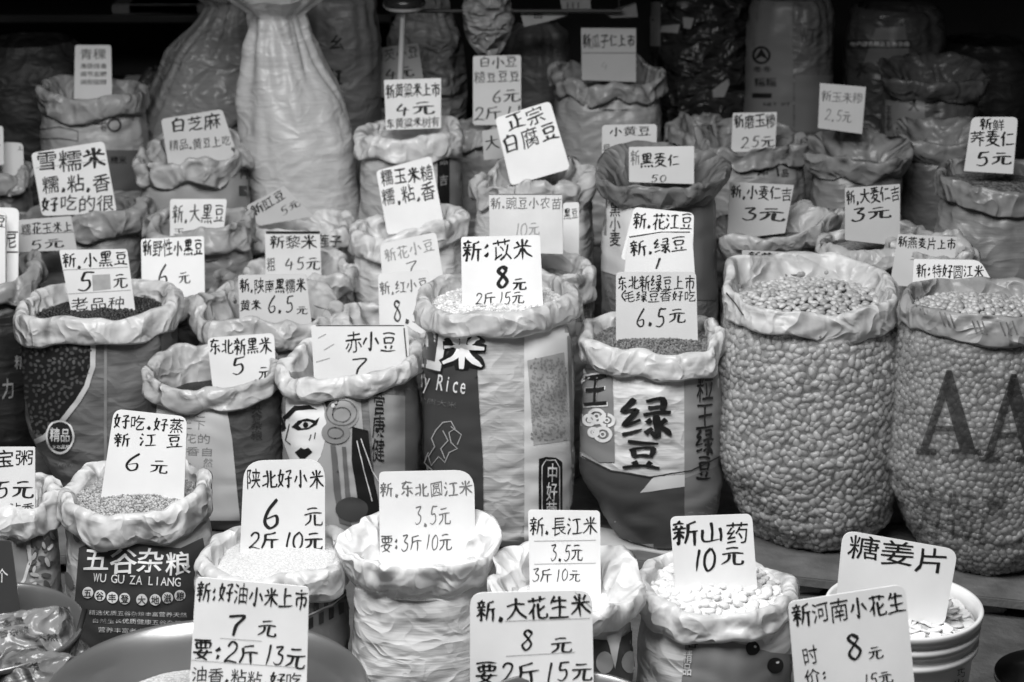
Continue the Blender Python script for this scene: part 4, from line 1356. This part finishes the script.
# wu gu za liang
s = S_('dark mixed-grain sack with white title lettering and round characters', 137, 495, 73, 2.24, 0, g=(.30, 170, .5), gl='speckled cowpeas heaped in the mixed-grain sack', mound=.02, level=-.010, seeds=(.0036, .0030, .0028), sm=beanmat(.14, .42, .45), body=.40, rim=.68, seed=51, drop=.068, wob=.9, roll=.018, bulge=.15, stack=1.1)
prints(s, [('poly', [(80, 548), (98, 540), (180, 548), (202, 538), (206, 560), (204, 700), (84, 700), (74, 620)], ink(.05)),
           ('polys', [leaf(70, 580, 1.2, 9), leaf(64, 560, 1.8, 7), leaf(78, 535, 1.4, 8), leaf(66, 608, 1.3, 8)], ink(.12), 2),
           ('texts', [('五谷杂粮', 137, 560, 106, 24, .04, 'b', 1.5)], ink(.85), 3), ('texts', [('WU GU ZA LIANG', 137, 579, 86, 9.5, .06, 'p', 1.3)], ink(.82), 3)])
for k, (x, y) in enumerate(((89, 592), (101, 595), (113, 597), (125, 598), (142, 599), (155, 599), (167, 597), (179, 595))):
    prints(s, [('oval', (x, y, 5.4, 5.6), ink(.75), 3), ('texts', [('五谷丰登大地滋粮'[k], x, y, 8, 8, 0, 'p', 1.4)], INK, 4)])
prints(s, [('texts', [('精选优质五谷杂粮丰富营养天然', 138, 613, 96, 5, .03, 'p', 1), ('自然生长优质健康五谷杂粮', 137, 621, 88, 5, .03, 'p', 1), ('营养丰富老少皆宜食用', 137, 630, 76, 5, .03, 'p', 1)], ink(.5), 3)])
# millet
s = S_('short plaid-sided sack brimming with fine pale millet', 275, 556, 73, 2.08, 0, g=(.56, 420, .18), gl='fine pale millet filling the short plaid sack', mound=.02, level=-.016, body=.30, rim=.66, seed=52, drop=.065, wob=1.0, roll=.018, tiltx=.03, tilty=.03)
pl = []
for i in range(9):
    for j in range(3):
        if (i + j) % 2 == 0:
            x, y = 308 + i * 5, 592 + j * 13 - i * 2.4
            pl.append([(x, y), (x + 4.5, y - 2), (x + 4.5, y + 9), (x, y + 11)])
prints(s, [('poly', [(200, 590), (306, 600), (352, 560), (352, 660), (200, 660)], ink(.16)), ('polys', pl, ink(.02), 2), ('line', ([(306, 600), (330, 590), (350, 574)], 2), ink(.6), 3), ('line', ([(306, 615), (330, 605), (350, 590)], 1.5), ink(.5), 3)])
# white rice sack
s = S_('plain bright white woven sack with tall rolled rim, round glutinous rice', 420, 548, 72, 2.06, 0, g=(.7, 330, .12), gl='white glutinous rice behind the bright rolled rim', mound=.0, level=-.045, body=.80, rim=.85, seed=53, drop=.06, wob=1.1, roll=.016, bulge=.05, trans=.2, open_=True, flare=.004, depth_in=.09, tilty=.05, folds=.8)
# long rice sack
s = S_('small white-mouthed sack of long rice beside the yam sack', 566, 588, 68, 1.98, 0, g=(.66, 330, .15), gl='white long rice in the small open sack', mound=.0, level=-.03, body=.60, rim=.76, seed=54, drop=.06, wob=1.2, roll=.012, open_=True, flare=.008, depth_in=.08, tilty=.06)
prints(s, [('poly', [(500, 634), (616, 640), (640, 625), (640, 700), (500, 700)], ink(.07)), ('polys', [[(x + 9 * math.cos(a), 662 + 11 * math.sin(a)) for a in [k * PI / 8 for k in range(16)]] for x in (604, 629)], ink(.45), 2), ('poly', [(606, 636), (620, 632), (614, 668)], ink(.75), 3)])
# yam sack
s = S_('pale translucent sack of dried yam pieces with printed dates', 716, 590, 80, 2.02, 0, g=(.7, 60, .2), gl='white dried yam pieces heaped below the yam card', mound=.025, level=-.008, seeds=(.013, .009, .006), sm=beanmat(.62, .82, .6), body=.62, rim=.76, seed=55, drop=.055, wob=1.1, roll=.018, bulge=.04, trans=.3, depth_in=.05, gcat='dried yam', curve=.4)
prints(s, [('poly', [(686, 640), (708, 634), (770, 652), (800, 655), (800, 700), (680, 700)], ink(.25)), ('oval', (752, 648, 7, 7), ink(.012), 2), ('oval', (774, 665, 8, 8), ink(.012), 2), ('oval', (754, 646, 1.5, 1.2), WHITEINK, 3), ('oval', (776, 662, 1.7, 1.4), WHITEINK, 3),
           ('texts', [('精品', 688, 662, 10, 26, .05, 'v', 1.2)], ink(.7), 3), ('texts', [('谷', 693, 643, 12, 9, .05, 'p', 1)], INK, 3)])

# bucket
bc = at(904, 604, 1.98)
dB = depth(bc)
RB = 78 * dB / F
bk = empty('plastic_bucket', (bc.x, bc.y, 0))
wp = plain('white_bucket_plastic', .72, .3)
zt = bc.z
pr_ = [(RB * .80, .002), (RB * .83, .0), (RB * .89, zt - .075), (RB * .97, zt - .074), (RB * .975, zt - .062), (RB * .93, zt - .060), (RB * .935, zt - .044), (RB * .98, zt - .043), (RB * .985, zt - .030), (RB * .945, zt - .028), (RB * .95, zt - .018), (RB * 1.0, zt - .016), (RB * 1.01, zt - .004), (RB, zt), (RB * .955, zt - .001), (RB * .94, zt - .02), (RB * .80, .012), (.001, .012)]
lathe('bucket_body', pr_, wp, bk, 96)
tag(bk, 'white ribbed plastic bucket of sugared ginger slices', 'bucket')
fb = Sack()
fb.root = bk
fb.body = bk.children[0]
ob = fb.body.data
fb.bvh = BVHTree.FromPolygons([v.co for v in ob.vertices], [tuple(p.vertices) for p in ob.polygons])
prints(fb, [('texts', [('巧', 960, 672, 9, 10, 0, 'b', .9), ('火', 958, 682, 12, 8, 0, 'b', .9)], INK)])
gs = Sack()
gs.C, gs.R, gs.Rb, gs.H, gs.depth_in, gs.root = bc, RB, RB * .92, zt, .04, bk
gs.topz = lambda x, y: 0
fill(gs, plain('ginger_bed', .45, .7), 'pale sugared ginger slices lying in the white bucket', name='ginger_slices', cat='ginger', mound=.02, level=-.03, seeds=(.019, .014, .0035), seedmat=beanmat(.55, .82, .5), curve=.4, stack=1.35, segs=(10, 6))

# ------------------------------------------------------------------ basins
steel_b = plain('brushed_steel_basin', .34, .3, metal=.8, bump=.05, bscale=8)


def basin(cx, ytop, hw, Y, label, name='steel_basin', hgt=.15, mat=steel_b):
    back = at(cx, ytop, Y)
    R = hw * depth(back) / F
    root = empty(name, (back.x, back.y - R, back.z - hgt))
    H = hgt
    pr = [(.001, .004), (R * .62, .004), (R * .75, .02), (R * .9, H * .75), (R * .94, H - .006), (R * .985, H - .001), (R * 1.0, H + .003), (R * 1.012, H), (R * 1.01, H - .007), (R * .96, H - .012), (R * .92, H * .74), (R * .77, .012), (R * .63, 0), (.001, 0)]
    lathe('basin_bowl', pr, mat, root, 96)
    tag(root, label, 'basin', 'steel basins along the front')
    st = empty('wooden_stool', (root.location.x, root.location.y, 0))
    zt_ = root.location.z - .002
    q = R * .62
    box('seat', (-q, -q, zt_ - .025), (q, q, zt_), wood_d, st)
    for sx in (-1, 1):
        for sy in (-1, 1):
            box('leg', (sx * (q - .02) - .018, sy * (q - .02) - .018, 0), (sx * (q - .02) + .018, sy * (q - .02) + .018, zt_ - .024), wood_d, st)
    return root, R


b1, R1 = basin(226, 620, 150, 1.86, 'wide steel basin behind the fragrant millet card')
tag(bpy.data.objects['wooden_stool'], 'low dark wooden stool carrying the wide steel basin', 'stool', 'stools under the basins')
b2, R2 = basin(0, 583, 100, 1.98, 'steel basin of plastic packets at the corner', hgt=.16)
tag(bpy.data.objects['wooden_stool.001'], 'low dark wooden stool carrying the basin of packets', 'stool', 'stools under the basins')
b3, R3 = basin(565, 671, 92, 1.72, 'steel basin below the peanut card with only its rim in view')
tag(bpy.data.objects['wooden_stool.002'], 'low dark wooden stool carrying the basin below the peanut card', 'stool', 'stools under the basins')
b4, R4 = basin(1040, 650, 56, 1.84, 'dark metal pan in the corner below the big clear sacks', mat=plain('dark_steel_pan', .10, .3, metal=1), hgt=.10)
tag(bpy.data.objects['wooden_stool.003'], 'low dark wooden stool carrying the dark corner pan', 'stool', 'stools under the basins')
b5, R5 = basin(860, 692, 80, 1.66, 'steel basin below the Henan peanut card just under the bucket')
tag(bpy.data.objects['wooden_stool.004'], 'low dark wooden stool carrying the Henan peanut basin', 'stool', 'stools under the basins')
for bb, RR, g, lab, seeds, sm in ((b1, R1, .42, 'pale fragrant millet covering the wide basin', None, None), (b3, R3, .4, 'peanuts in the basin below the large peanut card', (.008, .006, .0055), beanmat(.3, .55)), (b5, R5, .4, 'small peanuts in the basin below the Henan card', (.007, .0055, .005), beanmat(.3, .5)), (b4, R4, .06, 'dark seeds in the corner pan', (.005, .004, .0035), beanmat(.03, .12))):
    q = Sack()
    q.C, q.R, q.Rb, q.H, q.depth_in, q.root = bb.location, RR, RR * .84, .10 if bb is not b4 else .06, .0, bb
    q.topz = lambda x, y: 0
    fill(q, grainmat(g, 300, .3), lab, mound=.012, level=-.02, seeds=seeds, seedmat=sm)


# plastic packets in the corner basin
def packet(px, py, Y, wx, hy, rotz, tilt, label, m, seed, txt):
    c = at(px, py, Y)
    vs, fs = [], []
    nx, ny = 22, 16
    for side in (1, -1):
        for j in range(ny + 1):
            for i in range(nx + 1):
                u, v = i / nx * 2 - 1, j / ny * 2 - 1
                pill = max(0, (1 - u**4) * (1 - v**4))**.6 * .03
                nz_ = .010 * fbm(u * 2.2 + seed, v * 2.2, side, 3)
                e = .006 * noise.noise(Vector((u * 3 + seed, v * 3, 4)))
                vs.append((u * wx / 2 + (e if abs(u) == 1 else 0), v * hy / 2 + (e if abs(v) == 1 else 0), side * (pill + .002) + nz_ * (1 - u * u * .5)))
    k = nx + 1
    off = k * (ny + 1)
    for j in range(ny):
        for i in range(nx):
            a = j * k + i
            fs.append((a, a + 1, a + k + 1, a + k))
            fs.append((a + off, a + k + off, a + k + 1 + off, a + 1 + off))
    bd = [j * k for j in range(ny + 1)] + [ny * k + i for i in range(1, k)] + [j * k + nx for j in range(ny - 1, -1, -1)] + [i for i in range(nx - 1, 0, -1)]
    for a, b in zip(bd, bd[1:] + bd[:1]):
        fs.append((a, b, b + off, a + off))
    o = mesh('plastic_packet', vs, fs, m, None, loc=c)
    o.rotation_euler = (tilt, 0, rotz)
    tag(o, label, 'packet', 'packets in the corner basin')
    lv, lf = merge([text2d(t, x, y, w_, h_, 0, 'p', 1.4) for t, x, y, w_, h_ in txt])
    lv2, lf = tri_grid([(v.x, v.y) for v in lv], lf, .01)
    bv = BVHTree.FromPolygons([Vector(v) for v in vs], fs)
    out = []
    for x, y in lv2:
        h, nn, _, _ = bv.ray_cast(Vector((x, -y, 1)), Vector((0, 0, -1)))
        out.append((h + nn * .001) if h else Vector((x, -y, .03)))
    mesh('printed_lettering', out, lf, INK, o, False)
    return o


packet(26, 640, 1.84, .17, .11, .35, .55, 'shiny printed clear packet lying on top in the corner basin', bagmat(.20, .2, 0, 1.0, .1), 2.0, [('净含量', -.03, -.02, .06, .014), ('五谷杂粮', -.03, .0, .07, .016), ('天然', .03, .022, .04, .014)])
packet(34, 676, 1.76, .15, .10, -.3, .35, 'crinkled dull packet under the shiny packet in the basin', bagmat(.15, .2, 0, 1.0, .1), 5.0, [('营养', 0, .01, .05, .016)])
packet(72, 668, 1.84, .10, .09, .9, .5, 'small dark crumpled packet by the basin wall', bagmat(.10, .25, 0, 1.0, .1), 8.0, [('豆', 0, 0, .02, .02)])
st = empty('wooden_stick', at(66, 690, 1.80))
a, b = at(62, 694, 1.80) - st.location, at(85, 609, 1.86) - st.location
rod('stick', a, b, .005, plain('dark_stick', .07, .5), st)
tag(st, 'thin dark stick leaning against the basin of packets', 'stick')

# ------------------------------------------------------------------ the price cards
G2 = GREYINK
sign(4.42, [(75, 45), (111, 45), (112, 98), (74, 98)], [('青稞', 93, 54, 27, 11, {'st': 'p', 'w': 1.2, 'm': G2}), ('清肠排毒', 93.5, 66, 27, 5.2, {'st': 'p', 'w': 1.3, 'm': ink(.08)}), ('调节血糖', 93.5, 74, 27, 5.2, {'st': 'p', 'w': 1.3, 'm': ink(.08)}), ('调胆固醇', 93.5, 82, 27, 5.2, {'st': 'p', 'w': 1.3, 'm': ink(.08)})],
     'printed white card for highland barley (青稞), four rows of type', r=3, g=.85, ext=10)
sign(3.66, [(31, 153), (104, 141), (117, 213), (42, 216)], [('雪糯米', 73, 155, 78, 23, {'rot': -.06, 'w': 1.25}), ('糯.粘.香', 77, 183, 70, 18, {'rot': -.05, 'w': 1.3}), ('好吃的很', 80, 203, 76, 17, {'rot': -.02, 'w': 1.2})], 'grey sticky rice card (雪糯米) with three rows of bold brush text', r=5, g=.72, rules=[(36, 168, 106, 160, .6, PALEINK)])
sign(3.92, [(161, 119), (222, 109), (238, 157), (168, 163)], [('白芝麻', 195, 123, 52, 16, {'rot': -.13, 'w': 1.3}), ('精品.黄豆上吃', 200, 143, 62, 11, {'rot': -.1})], 'grey white-sesame card (白芝麻) in the crumpled sack', r=4, g=.56, ext=8)
sign(3.56, [(170, 199), (227, 199), (223, 238), (170, 238)], [('新.大黑豆', 199, 214, 54, 20, {'rot': .03, 'm': ink(.06)}), ('王 一.', 190, 232, 34, 7, {'rot': .03})], 'worn card for large black beans (大黑豆)', r=3, g=.78)
sign(3.22, [(141, 239), (204, 236), (205, 306), (142, 306)], [('新野性小黑豆', 173, 248, 64, 18, {'w': 1.3, 'rot': 0}), ('6', 162, 275, 14, 23), ('元', 184, 278, 14, 14)], 'white wild black bean card (野性小黑豆) at 6 yuan', r=3, g=.86)
sign(3.02, [(59, 250), (127, 249), (135, 309), (72, 316)], [('新.小黑豆', 94, 260, 68, 16, {'rot': -.04}), ('5', 84, 281, 20, 22), ('元', 120, 281, 15, 15), ('老品种', 97, 303, 56, 13, {'rot': -.03})], 'taped card for small black beans (老品种) at 5 yuan in the badge sack', r=3, g=.74, ext=6,
     patch=[(92, 275), (110, 274), (111, 289), (93, 291)], rules=[(62, 270, 128, 267, .6, PALEINK), (66, 294, 131, 290, .6, PALEINK)])
sign(3.44, [(265, 232), (320, 232), (322, 300), (266, 300)], [('新黎米', 293, 242, 48, 14), ('粗', 271, 264, 9, 14), ('45元', 302, 264, 38, 14), ('米', 315, 281, 12, 12)], 'dark-topped broomcorn millet card (黎米) at 4.5 yuan', r=1, g=.68, ext=6, rules=[(266, 232.5, 320, 232.5, 2.6, INK)])
sign(3.08, [(238, 275), (306, 274), (312, 326), (240, 326)], [('新.陕南黑糯米', 275, 285, 74, 16, {'w': 1.25}), ('黄米', 250, 305, 22, 12, {'w': 1.3}), ('6.5', 280, 304, 28, 19), ('元', 302, 310, 12, 9)], 'Shaanxi black sticky rice card (陕南黑糯米) at 6.5 yuan', r=3, g=.60, ext=6)
sign(2.98, [(378, 274), (428, 270), (434, 345), (380, 345)], [('新.红小豆', 407, 286, 54, 15, {'m': G2}), ('8.', 400, 312, 20, 24, {'m': ink(.05)}), ('5', 416, 316, 13, 15, {'m': ink(.05)})], 'pale red bean card (红小豆) at 8.5 yuan half behind coix sack', r=4, g=.76)
sign(3.08, [(380, 244), (436, 232), (443, 275), (382, 275)], [('新花小豆', 409, 250, 52, 14, {'m': PALEINK}), ('7', 410, 267, 15, 14, {'m': G2})], 'faint-inked small bean card at 7 yuan above the red bean card', r=5, g=.75, ext=26)
sign(3.52, [(376, 171), (431, 156), (443, 219), (386, 227)], [('糯玉米糙', 406, 168, 60, 19, {'rot': -.13, 'w': 1.3}), ('糯.粘.香', 408, 194, 54, 18, {'rot': -.14, 'w': 1.25})], 'white sticky corn grits card (糯粘香) in the white rolled sack', r=4, g=.84, ext=8)
sign(3.98, [(384, 80), (441, 78), (441, 128), (386, 130)], [('新黄粱米上市', 413, 90, 58, 15, {'w': 1.3}), ('4元', 414, 109, 44, 15, {'w': 1.1}), ('东黄粱米树有', 414, 126, 60, 11, {'w': 1.2})], 'yellow sorghum card (黄粱米) at 4 yuan by the metal rod', r=1, g=.80)
sign(4.62, [(368, 49), (418, 43), (426, 96), (374, 98)], [('新芡小豆', 396, 54, 48, 12, {'m': ink(.05), 'w': 1.2}), ('4元', 399, 73, 30, 11, {'w': 1.3})], 'dim grey card partly crossed by the metal rod', r=2, g=.46)
sign(4.12, [(473, 56), (521, 55), (521, 125), (473, 125)], [('白小豆', 498, 61, 40, 12), ('糙豆豆豆', 497, 77, 46, 12), ('6元', 505, 96, 30, 14), ('2斤11', 500, 113, 50, 15)], 'tall white small-bean card (白小豆) at 6 yuan', r=3, g=.66)
sign(3.55, [(495, 118), (550, 101), (568, 161), (509, 178)], [('正宗', 525, 117, 42, 19, {'w': 1.15}), ('白腐豆', 532, 137, 62, 21, {'w': 1.15})], 'tilted bright card for white tofu beans (正宗白腐豆)', r=5, g=.86, ext=8)
sign(3.75, [(482, 131), (500, 128), (506, 158), (484, 160)], [('大', 492, 143, 14, 14)], 'small dim card with one character behind the tilted white card', r=1, g=.42)
sign(3.02, [(489, 194), (562, 194), (563, 254), (490, 252)], [('新.豌豆小农苗', 526, 203, 72, 13, {'m': G2}), ('10元', 526, 229, 28, 15, {'m': PALEINK})], 'grey worn ten yuan card with faded writing behind coix card', r=1, g=.66, rules=[(489, 194.3, 562, 194.3, 1, GREYINK)], wear=.12)
sign(3.17, [(563, 203), (579, 202), (579, 225), (563, 222)], [('黑豆', 570, 214, 17, 12)], 'tiny black bean card (黑豆) peeping from behind the ten yuan card', r=3, g=.75, ext=44)
sign(2.64, [(461, 237), (540, 235), (543, 304), (462, 303)], [('新:苡米', 496, 250, 72, 23, {'w': .95}), ('8', 501, 278, 20, 24, {'w': 1.5}), ('元', 519, 284, 15, 13, {'w': 1.3}), ('2斤15元', 499, 298, 50, 13, {'w': .9})], 'white coix seed card (苡米) at 8 yuan in the Rice sack', r=3, g=.80, ext=10)
sign(2.80, [(634, 207), (694, 213), (693, 250), (624, 246)], [('新.花江豆', 664, 219, 62, 17, {'rot': .03})], 'topmost of three stacked bean cards (花江豆)', r=5, g=.80, ext=14)
sign(2.76, [(628, 237), (692, 231), (695, 276), (624, 276)], [('新.绿豆', 658, 246, 58, 16), ('1', 654, 264, 14, 12)], 'middle of three stacked cards (绿豆) with a dark upper edge', r=5, g=.76, ext=14, rules=[(629, 237, 662, 232, 1.2, INK), (662, 232, 690, 232, 1, INK)])
sign(2.66, [(616, 272), (696, 272), (698, 346), (616, 346)], [('东北新绿豆上市', 657, 283, 80, 16, {'rot': .01}), ('(毛绿豆香好吃', 657, 296, 80, 12), ('6.5', 650, 317, 32, 21), ('元', 677, 316, 18, 16)], 'grey mung bean card (东北新绿豆) at 6.5 yuan, lowest of three', r=5, g=.62, ext=8)
sign(3.6, [(602, 125), (657, 124), (656, 170), (602, 170)], [('小黄豆', 630, 131, 42, 10), ('是', 606, 149, 8, 11)], 'soya bean card (小黄豆) behind the black wheat sack', r=4, g=.52)
sign(3.32, [(629, 147), (694, 146), (694, 184), (629, 182)], [('新', 635, 157, 10, 16, {'m': G2}), ('黑麦仁', 660, 160, 40, 14, {'w': 1.2}), ('50', 658, 179, 18, 8)], 'black wheat card (黑麦仁) inside the clear-mouthed sack', r=1, g=.58)
sign(3.9, [(733, 113), (777, 112), (775, 152), (731, 152)], [('新磨玉糁', 756, 121, 48, 16, {'w': 1.3}), ('25元', 758, 142, 36, 13)], 'ground corn card (磨玉糁) at 2.5 yuan', r=1, g=.55)
sign(3.88, [(820, 83), (866, 87), (862, 134), (818, 128)], [('新玉米糁', 842, 97, 42, 11, {'m': G2}), ('2.5元', 838, 116, 28, 13, {'m': G2})], 'square grey card at 2.5 yuan in front of the black banded sack', r=0, g=.48)
sign(3.34, [(730, 182), (794, 185), (785, 233), (727, 240)], [('新.小麦仁吉', 762, 193, 66, 15, {'w': 1.2, 'rot': .05}), ('3元', 762, 214, 46, 14, {'w': 1.2, 'rot': .05})], 'grey wheat card (小麦仁) at 3 yuan', r=1, g=.47)
sign(3.06, [(845, 188), (900, 184), (900, 246), (845, 240)], [('新.大麦仁吉', 873, 195, 56, 16, {'w': 1.2}), ('3元', 870, 213, 44, 14, {'w': 1.2})], 'grey barley kernel card (大麦仁) at 3 yuan', r=1, g=.47)
sign(3.28, [(972, 117), (1018, 117), (1013, 174), (964, 171)], [('新鲜', 992, 123, 26, 12, {'w': 1.2}), ('荞麦仁', 990, 138, 46, 16, {'w': 1.2}), ('5元', 993, 158, 40, 15, {'w': 1.2})], 'fresh buckwheat card (荞麦仁) at 5 yuan', r=[6, 6, 0, 0], g=.62)
sign(2.92, [(898, 234), (957, 237), (952, 290), (890, 285)], [('新燕麦片上市', 927, 243, 60, 12, {'w': 1.15}), ('二', 914, 258, 8, 5)], 'oat flake card (燕麦片) behind the round glutinous rice card', r=1, g=.60)
sign(2.72, [(914, 259), (980, 260), (997, 290), (912, 290)], [('新:特好圆江米', 950, 271, 68, 14, {'rot': .02})], 'white round glutinous rice card (特好圆江米) behind the lettered bean sack', r=[2, 8, 0, 0], g=.84, ext=10)
sign(3.0, [(742, 250), (828, 254), (828, 280), (742, 280)], [('新花芸豆上市', 786, 257, 78, 11, {'w': 1.3})], 'low card peeping over the back of the pinto bean sack', r=2, g=.46)
sign(3.30, [(-20, 207), (19, 208), (18, 290), (-20, 295)], [('尼', 11, 241, 12, 16, {'w': 1.3})], 'rounded white card at the edge, mostly behind another card', r=7, g=.86, rules=[(-10, 232, 18, 232, 1.4, INK), (-10, 252, 18, 252, 1.4, INK)])
sign(3.26, [(-30, 208), (7, 212), (6, 290), (-30, 295)], [('豆', 0, 221, 12, 14)], 'rounded outlined card at the edge overlapping another white card', r=7, g=.86, rules=[(6, 216, 6, 290, .8, INK)])
sign(3.42, [(19, 220), (71, 216), (77, 250), (19, 252)], [('糯花玉米上', 47, 228, 52, 12, {'w': 1.1}), ('5元', 46, 244, 38, 11)], 'dull card for sticky corn at 5 yuan below the sticky rice card', r=1, g=.52, rules=[(20, 234, 74, 232, .7, GREYINK)])
sign(3.98, [(2, 142), (23, 143), (24, 176), (2, 176)], [('上', 20, 148, 5, 5)], 'small pale blank-looking card in the sack cut by the edge', r=5, g=.62)
sign(3.92, [(-20, 126), (3, 126), (4, 165), (-20, 165)], [('豆', -4, 140, 10, 12)], 'card mostly outside the picture in the edge sack', r=3, g=.62)
sign(3.74, [(246, 206), (284, 186), (314, 216), (258, 226)], [('新豇豆', 268, 203, 38, 11, {'rot': -.5, 'w': 1.2}), ('5元', 290, 207, 24, 9, {'rot': -.5})], 'small grey cowpea card tilted steeply above the lettered rim', r=3, g=.50)
sign(4.42, [(581, 28), (636, 28), (636, 82), (582, 80)], [('新瓜子仁上市', 609, 41, 56, 15, {'w': 1.35}), ('4', 604, 66, 8, 9, {'m': PALEINK})], 'grey melon seed card (瓜子仁), highest of all the cards', r=1, g=.46, rules=[(582, 53, 636, 53, 1, G2)])
sign(2.22, [(114, 409), (187, 417), (184, 497), (102, 490)], [('好吃,好蒸', 150, 422, 74, 16, {'rot': .07, 'w': .9}), ('新 江 豆', 148, 440, 70, 15, {'rot': .02, 'w': .9}), ('6', 132, 461, 20, 20, {'w': .9}), ('元', 159, 466, 19, 15, {'w': .9})], 'white cowpea card (好吃好蒸) at 6 yuan in the mixed-grain sack', r=[9, 9, 2, 2], g=.80, ext=10)
sign(2.80, [(207, 338), (274, 333), (276, 372), (212, 382)], [('东北新黑米', 240, 346, 64, 17, {'w': 1.05, 'rot': -.03}), ('5', 237, 366, 17, 18), ('元', 264, 372, 12, 14)], 'white black rice card (东北新黑米) at 5 yuan', r=6, g=.78, ext=8)
sign(2.76, [(311, 325), (408, 325), (410, 362), (314, 378)], [('赤小豆', 371, 342, 52, 21, {'w': .95}), ('7', 357, 368, 20, 20, {'w': .9})], 'wide adzuki card (赤小豆) at 7 yuan above the opera face sack', r=[3, 6, 0, 0], g=.76, ext=10, rules=[(318, 338, 326, 334, .8, PALEINK), (324, 350, 334, 344, .8, PALEINK), (316, 362, 330, 358, .8, PALEINK), (404, 328, 407, 360, 1.2, INK), (316, 325.5, 404, 325.5, .9, INK)])
sign(2.10, [(244, 461), (325, 459), (325, 551), (240, 551)], [('陕北好小米', 284, 478, 80, 21, {'rot': 0, 'w': .95}), ('6', 270, 514, 24, 32, {'w': 1.1}), ('元', 313, 516, 22, 23, {'w': .8}), ('2斤10元', 285, 541, 76, 19, {'w': 1.1, 'rot': 0})], 'round-topped card for Shaanbei millet (陕北好小米) at 6 yuan', r=[20, 20, 0, 0], g=.74, ext=8)
sign(2.09, [(379, 472), (474, 470), (476, 577), (380, 577)], [('新.东北圆江米', 426, 489, 94, 16, {'m': G2, 'w': .9}), ('3.5元', 432, 516, 38, 21, {'m': G2, 'w': .8}), ('要:3斤10元', 416, 543, 72, 18, {'m': ink(.09), 'w': .85})], 'grey-written round rice card (东北圆江米) in the bright white sack', r=[5, 20, 0, 0], g=.72, ext=8)
sign(2.0, [(528, 510), (600, 511), (601, 600), (530, 598)], [('新.長江米', 563, 526, 70, 20, {'w': .8}), ('3.5元', 566, 552, 34, 18, {'w': .8}), ('3斤10元', 556, 575, 50, 14, {'w': .8})], 'white long rice card (長江米) standing behind the large peanut card', r=4, g=.84, ext=10, rules=[(534, 541, 596, 540, .5, PALEINK), (534, 564, 596, 563, .5, PALEINK)])
sign(1.70, [(470, 593), (592, 590), (594, 700), (470, 700)], [('新.大花生米', 533, 608, 116, 24, {'rot': -.05}), ('8', 526, 641, 18, 23), ('元', 561, 645, 24, 18), ('要2斤15元', 534, 672, 120, 22, {'rot': -.02})], 'large bright peanut card (大花生米) at 8 yuan, 15 for two', r=[14, 16, 0, 0], g=.86, rules=[(505, 621, 590, 618, .5, PALEINK), (506, 656, 575, 652, .5, PALEINK), (575, 592, 592, 608, .6, PALEINK)])
sign(2.0, [(670, 517), (752, 514), (758, 597), (676, 598)], [('新山药', 710, 533, 80, 25, {'w': .95, 'rot': -.02}), ('10', 702, 559, 28, 24, {'w': 1.2}), ('元', 732, 556, 24, 20)], 'white dried yam card (山药) at 10 yuan', r=7, g=.84, rot=-.02)
sign(1.94, [(843, 530), (958, 550), (945, 622), (836, 603)], [('糖姜片', 898, 552, 106, 25, {'w': 1.05})], 'white sugared ginger card (糖姜片) standing in the bucket', r=[14, 12, 8, 4], g=.84, ext=4)
sign(1.66, [(788, 602), (905, 584), (916, 700), (796, 700)], [('新河南小花生', 848, 609, 122, 24, {'rot': -.13}), ('8', 852, 648, 24, 28), ('元', 875, 652, 17, 15), ('时', 810, 656, 16, 19, {'w': .9}), ('价:', 816, 676, 24, 15), ('15元', 876, 679, 34, 14)], 'large white Henan peanut card (河南小花生) at 8 yuan', r=[8, 12, 0, 0], g=.84)
sign(1.72, [(196, 577), (309, 587), (306, 710), (188, 710)], [('新:好油小米上市', 252, 595, 118, 22, {'rot': .09, 'w': 1.05}), ('7', 234, 624, 22, 24, {'w': 1.3}), ('元', 267, 628, 20, 18), ('要:2斤13元', 250, 654, 118, 23, {'rot': .08, 'w': 1.05}), ('油香.粘粘.好吃', 246, 677, 112, 15, {'rot': .06})], 'tall white millet card (好油小米) at 7 yuan in the wide basin', r=5, g=.84, rules=[(220, 638, 262, 641, .5, PALEINK), (190, 660, 305, 668, .5, PALEINK)])
sign(2.22, [(-40, 447), (35, 447), (35, 510), (-40, 530)], [('八宝粥', 4, 458, 62, 17), ('5元', 14, 490, 44, 20), ('沾香', 22, 508, 26, 11)], 'white porridge-mix card (宝粥) at 5 yuan at the edge', r=2, g=.74, ext=4)
sign(1.93, [(-20, 540), (11, 541), (21, 618), (-16, 626)], [('个', 2, 576, 12, 14, {'m': WHITEINK})], 'dark plastic card with one white character leaning on the basin', r=2, g=.05)

# lettering on the white rim below the cowpea card
bpy.data.objects.remove(_fo)
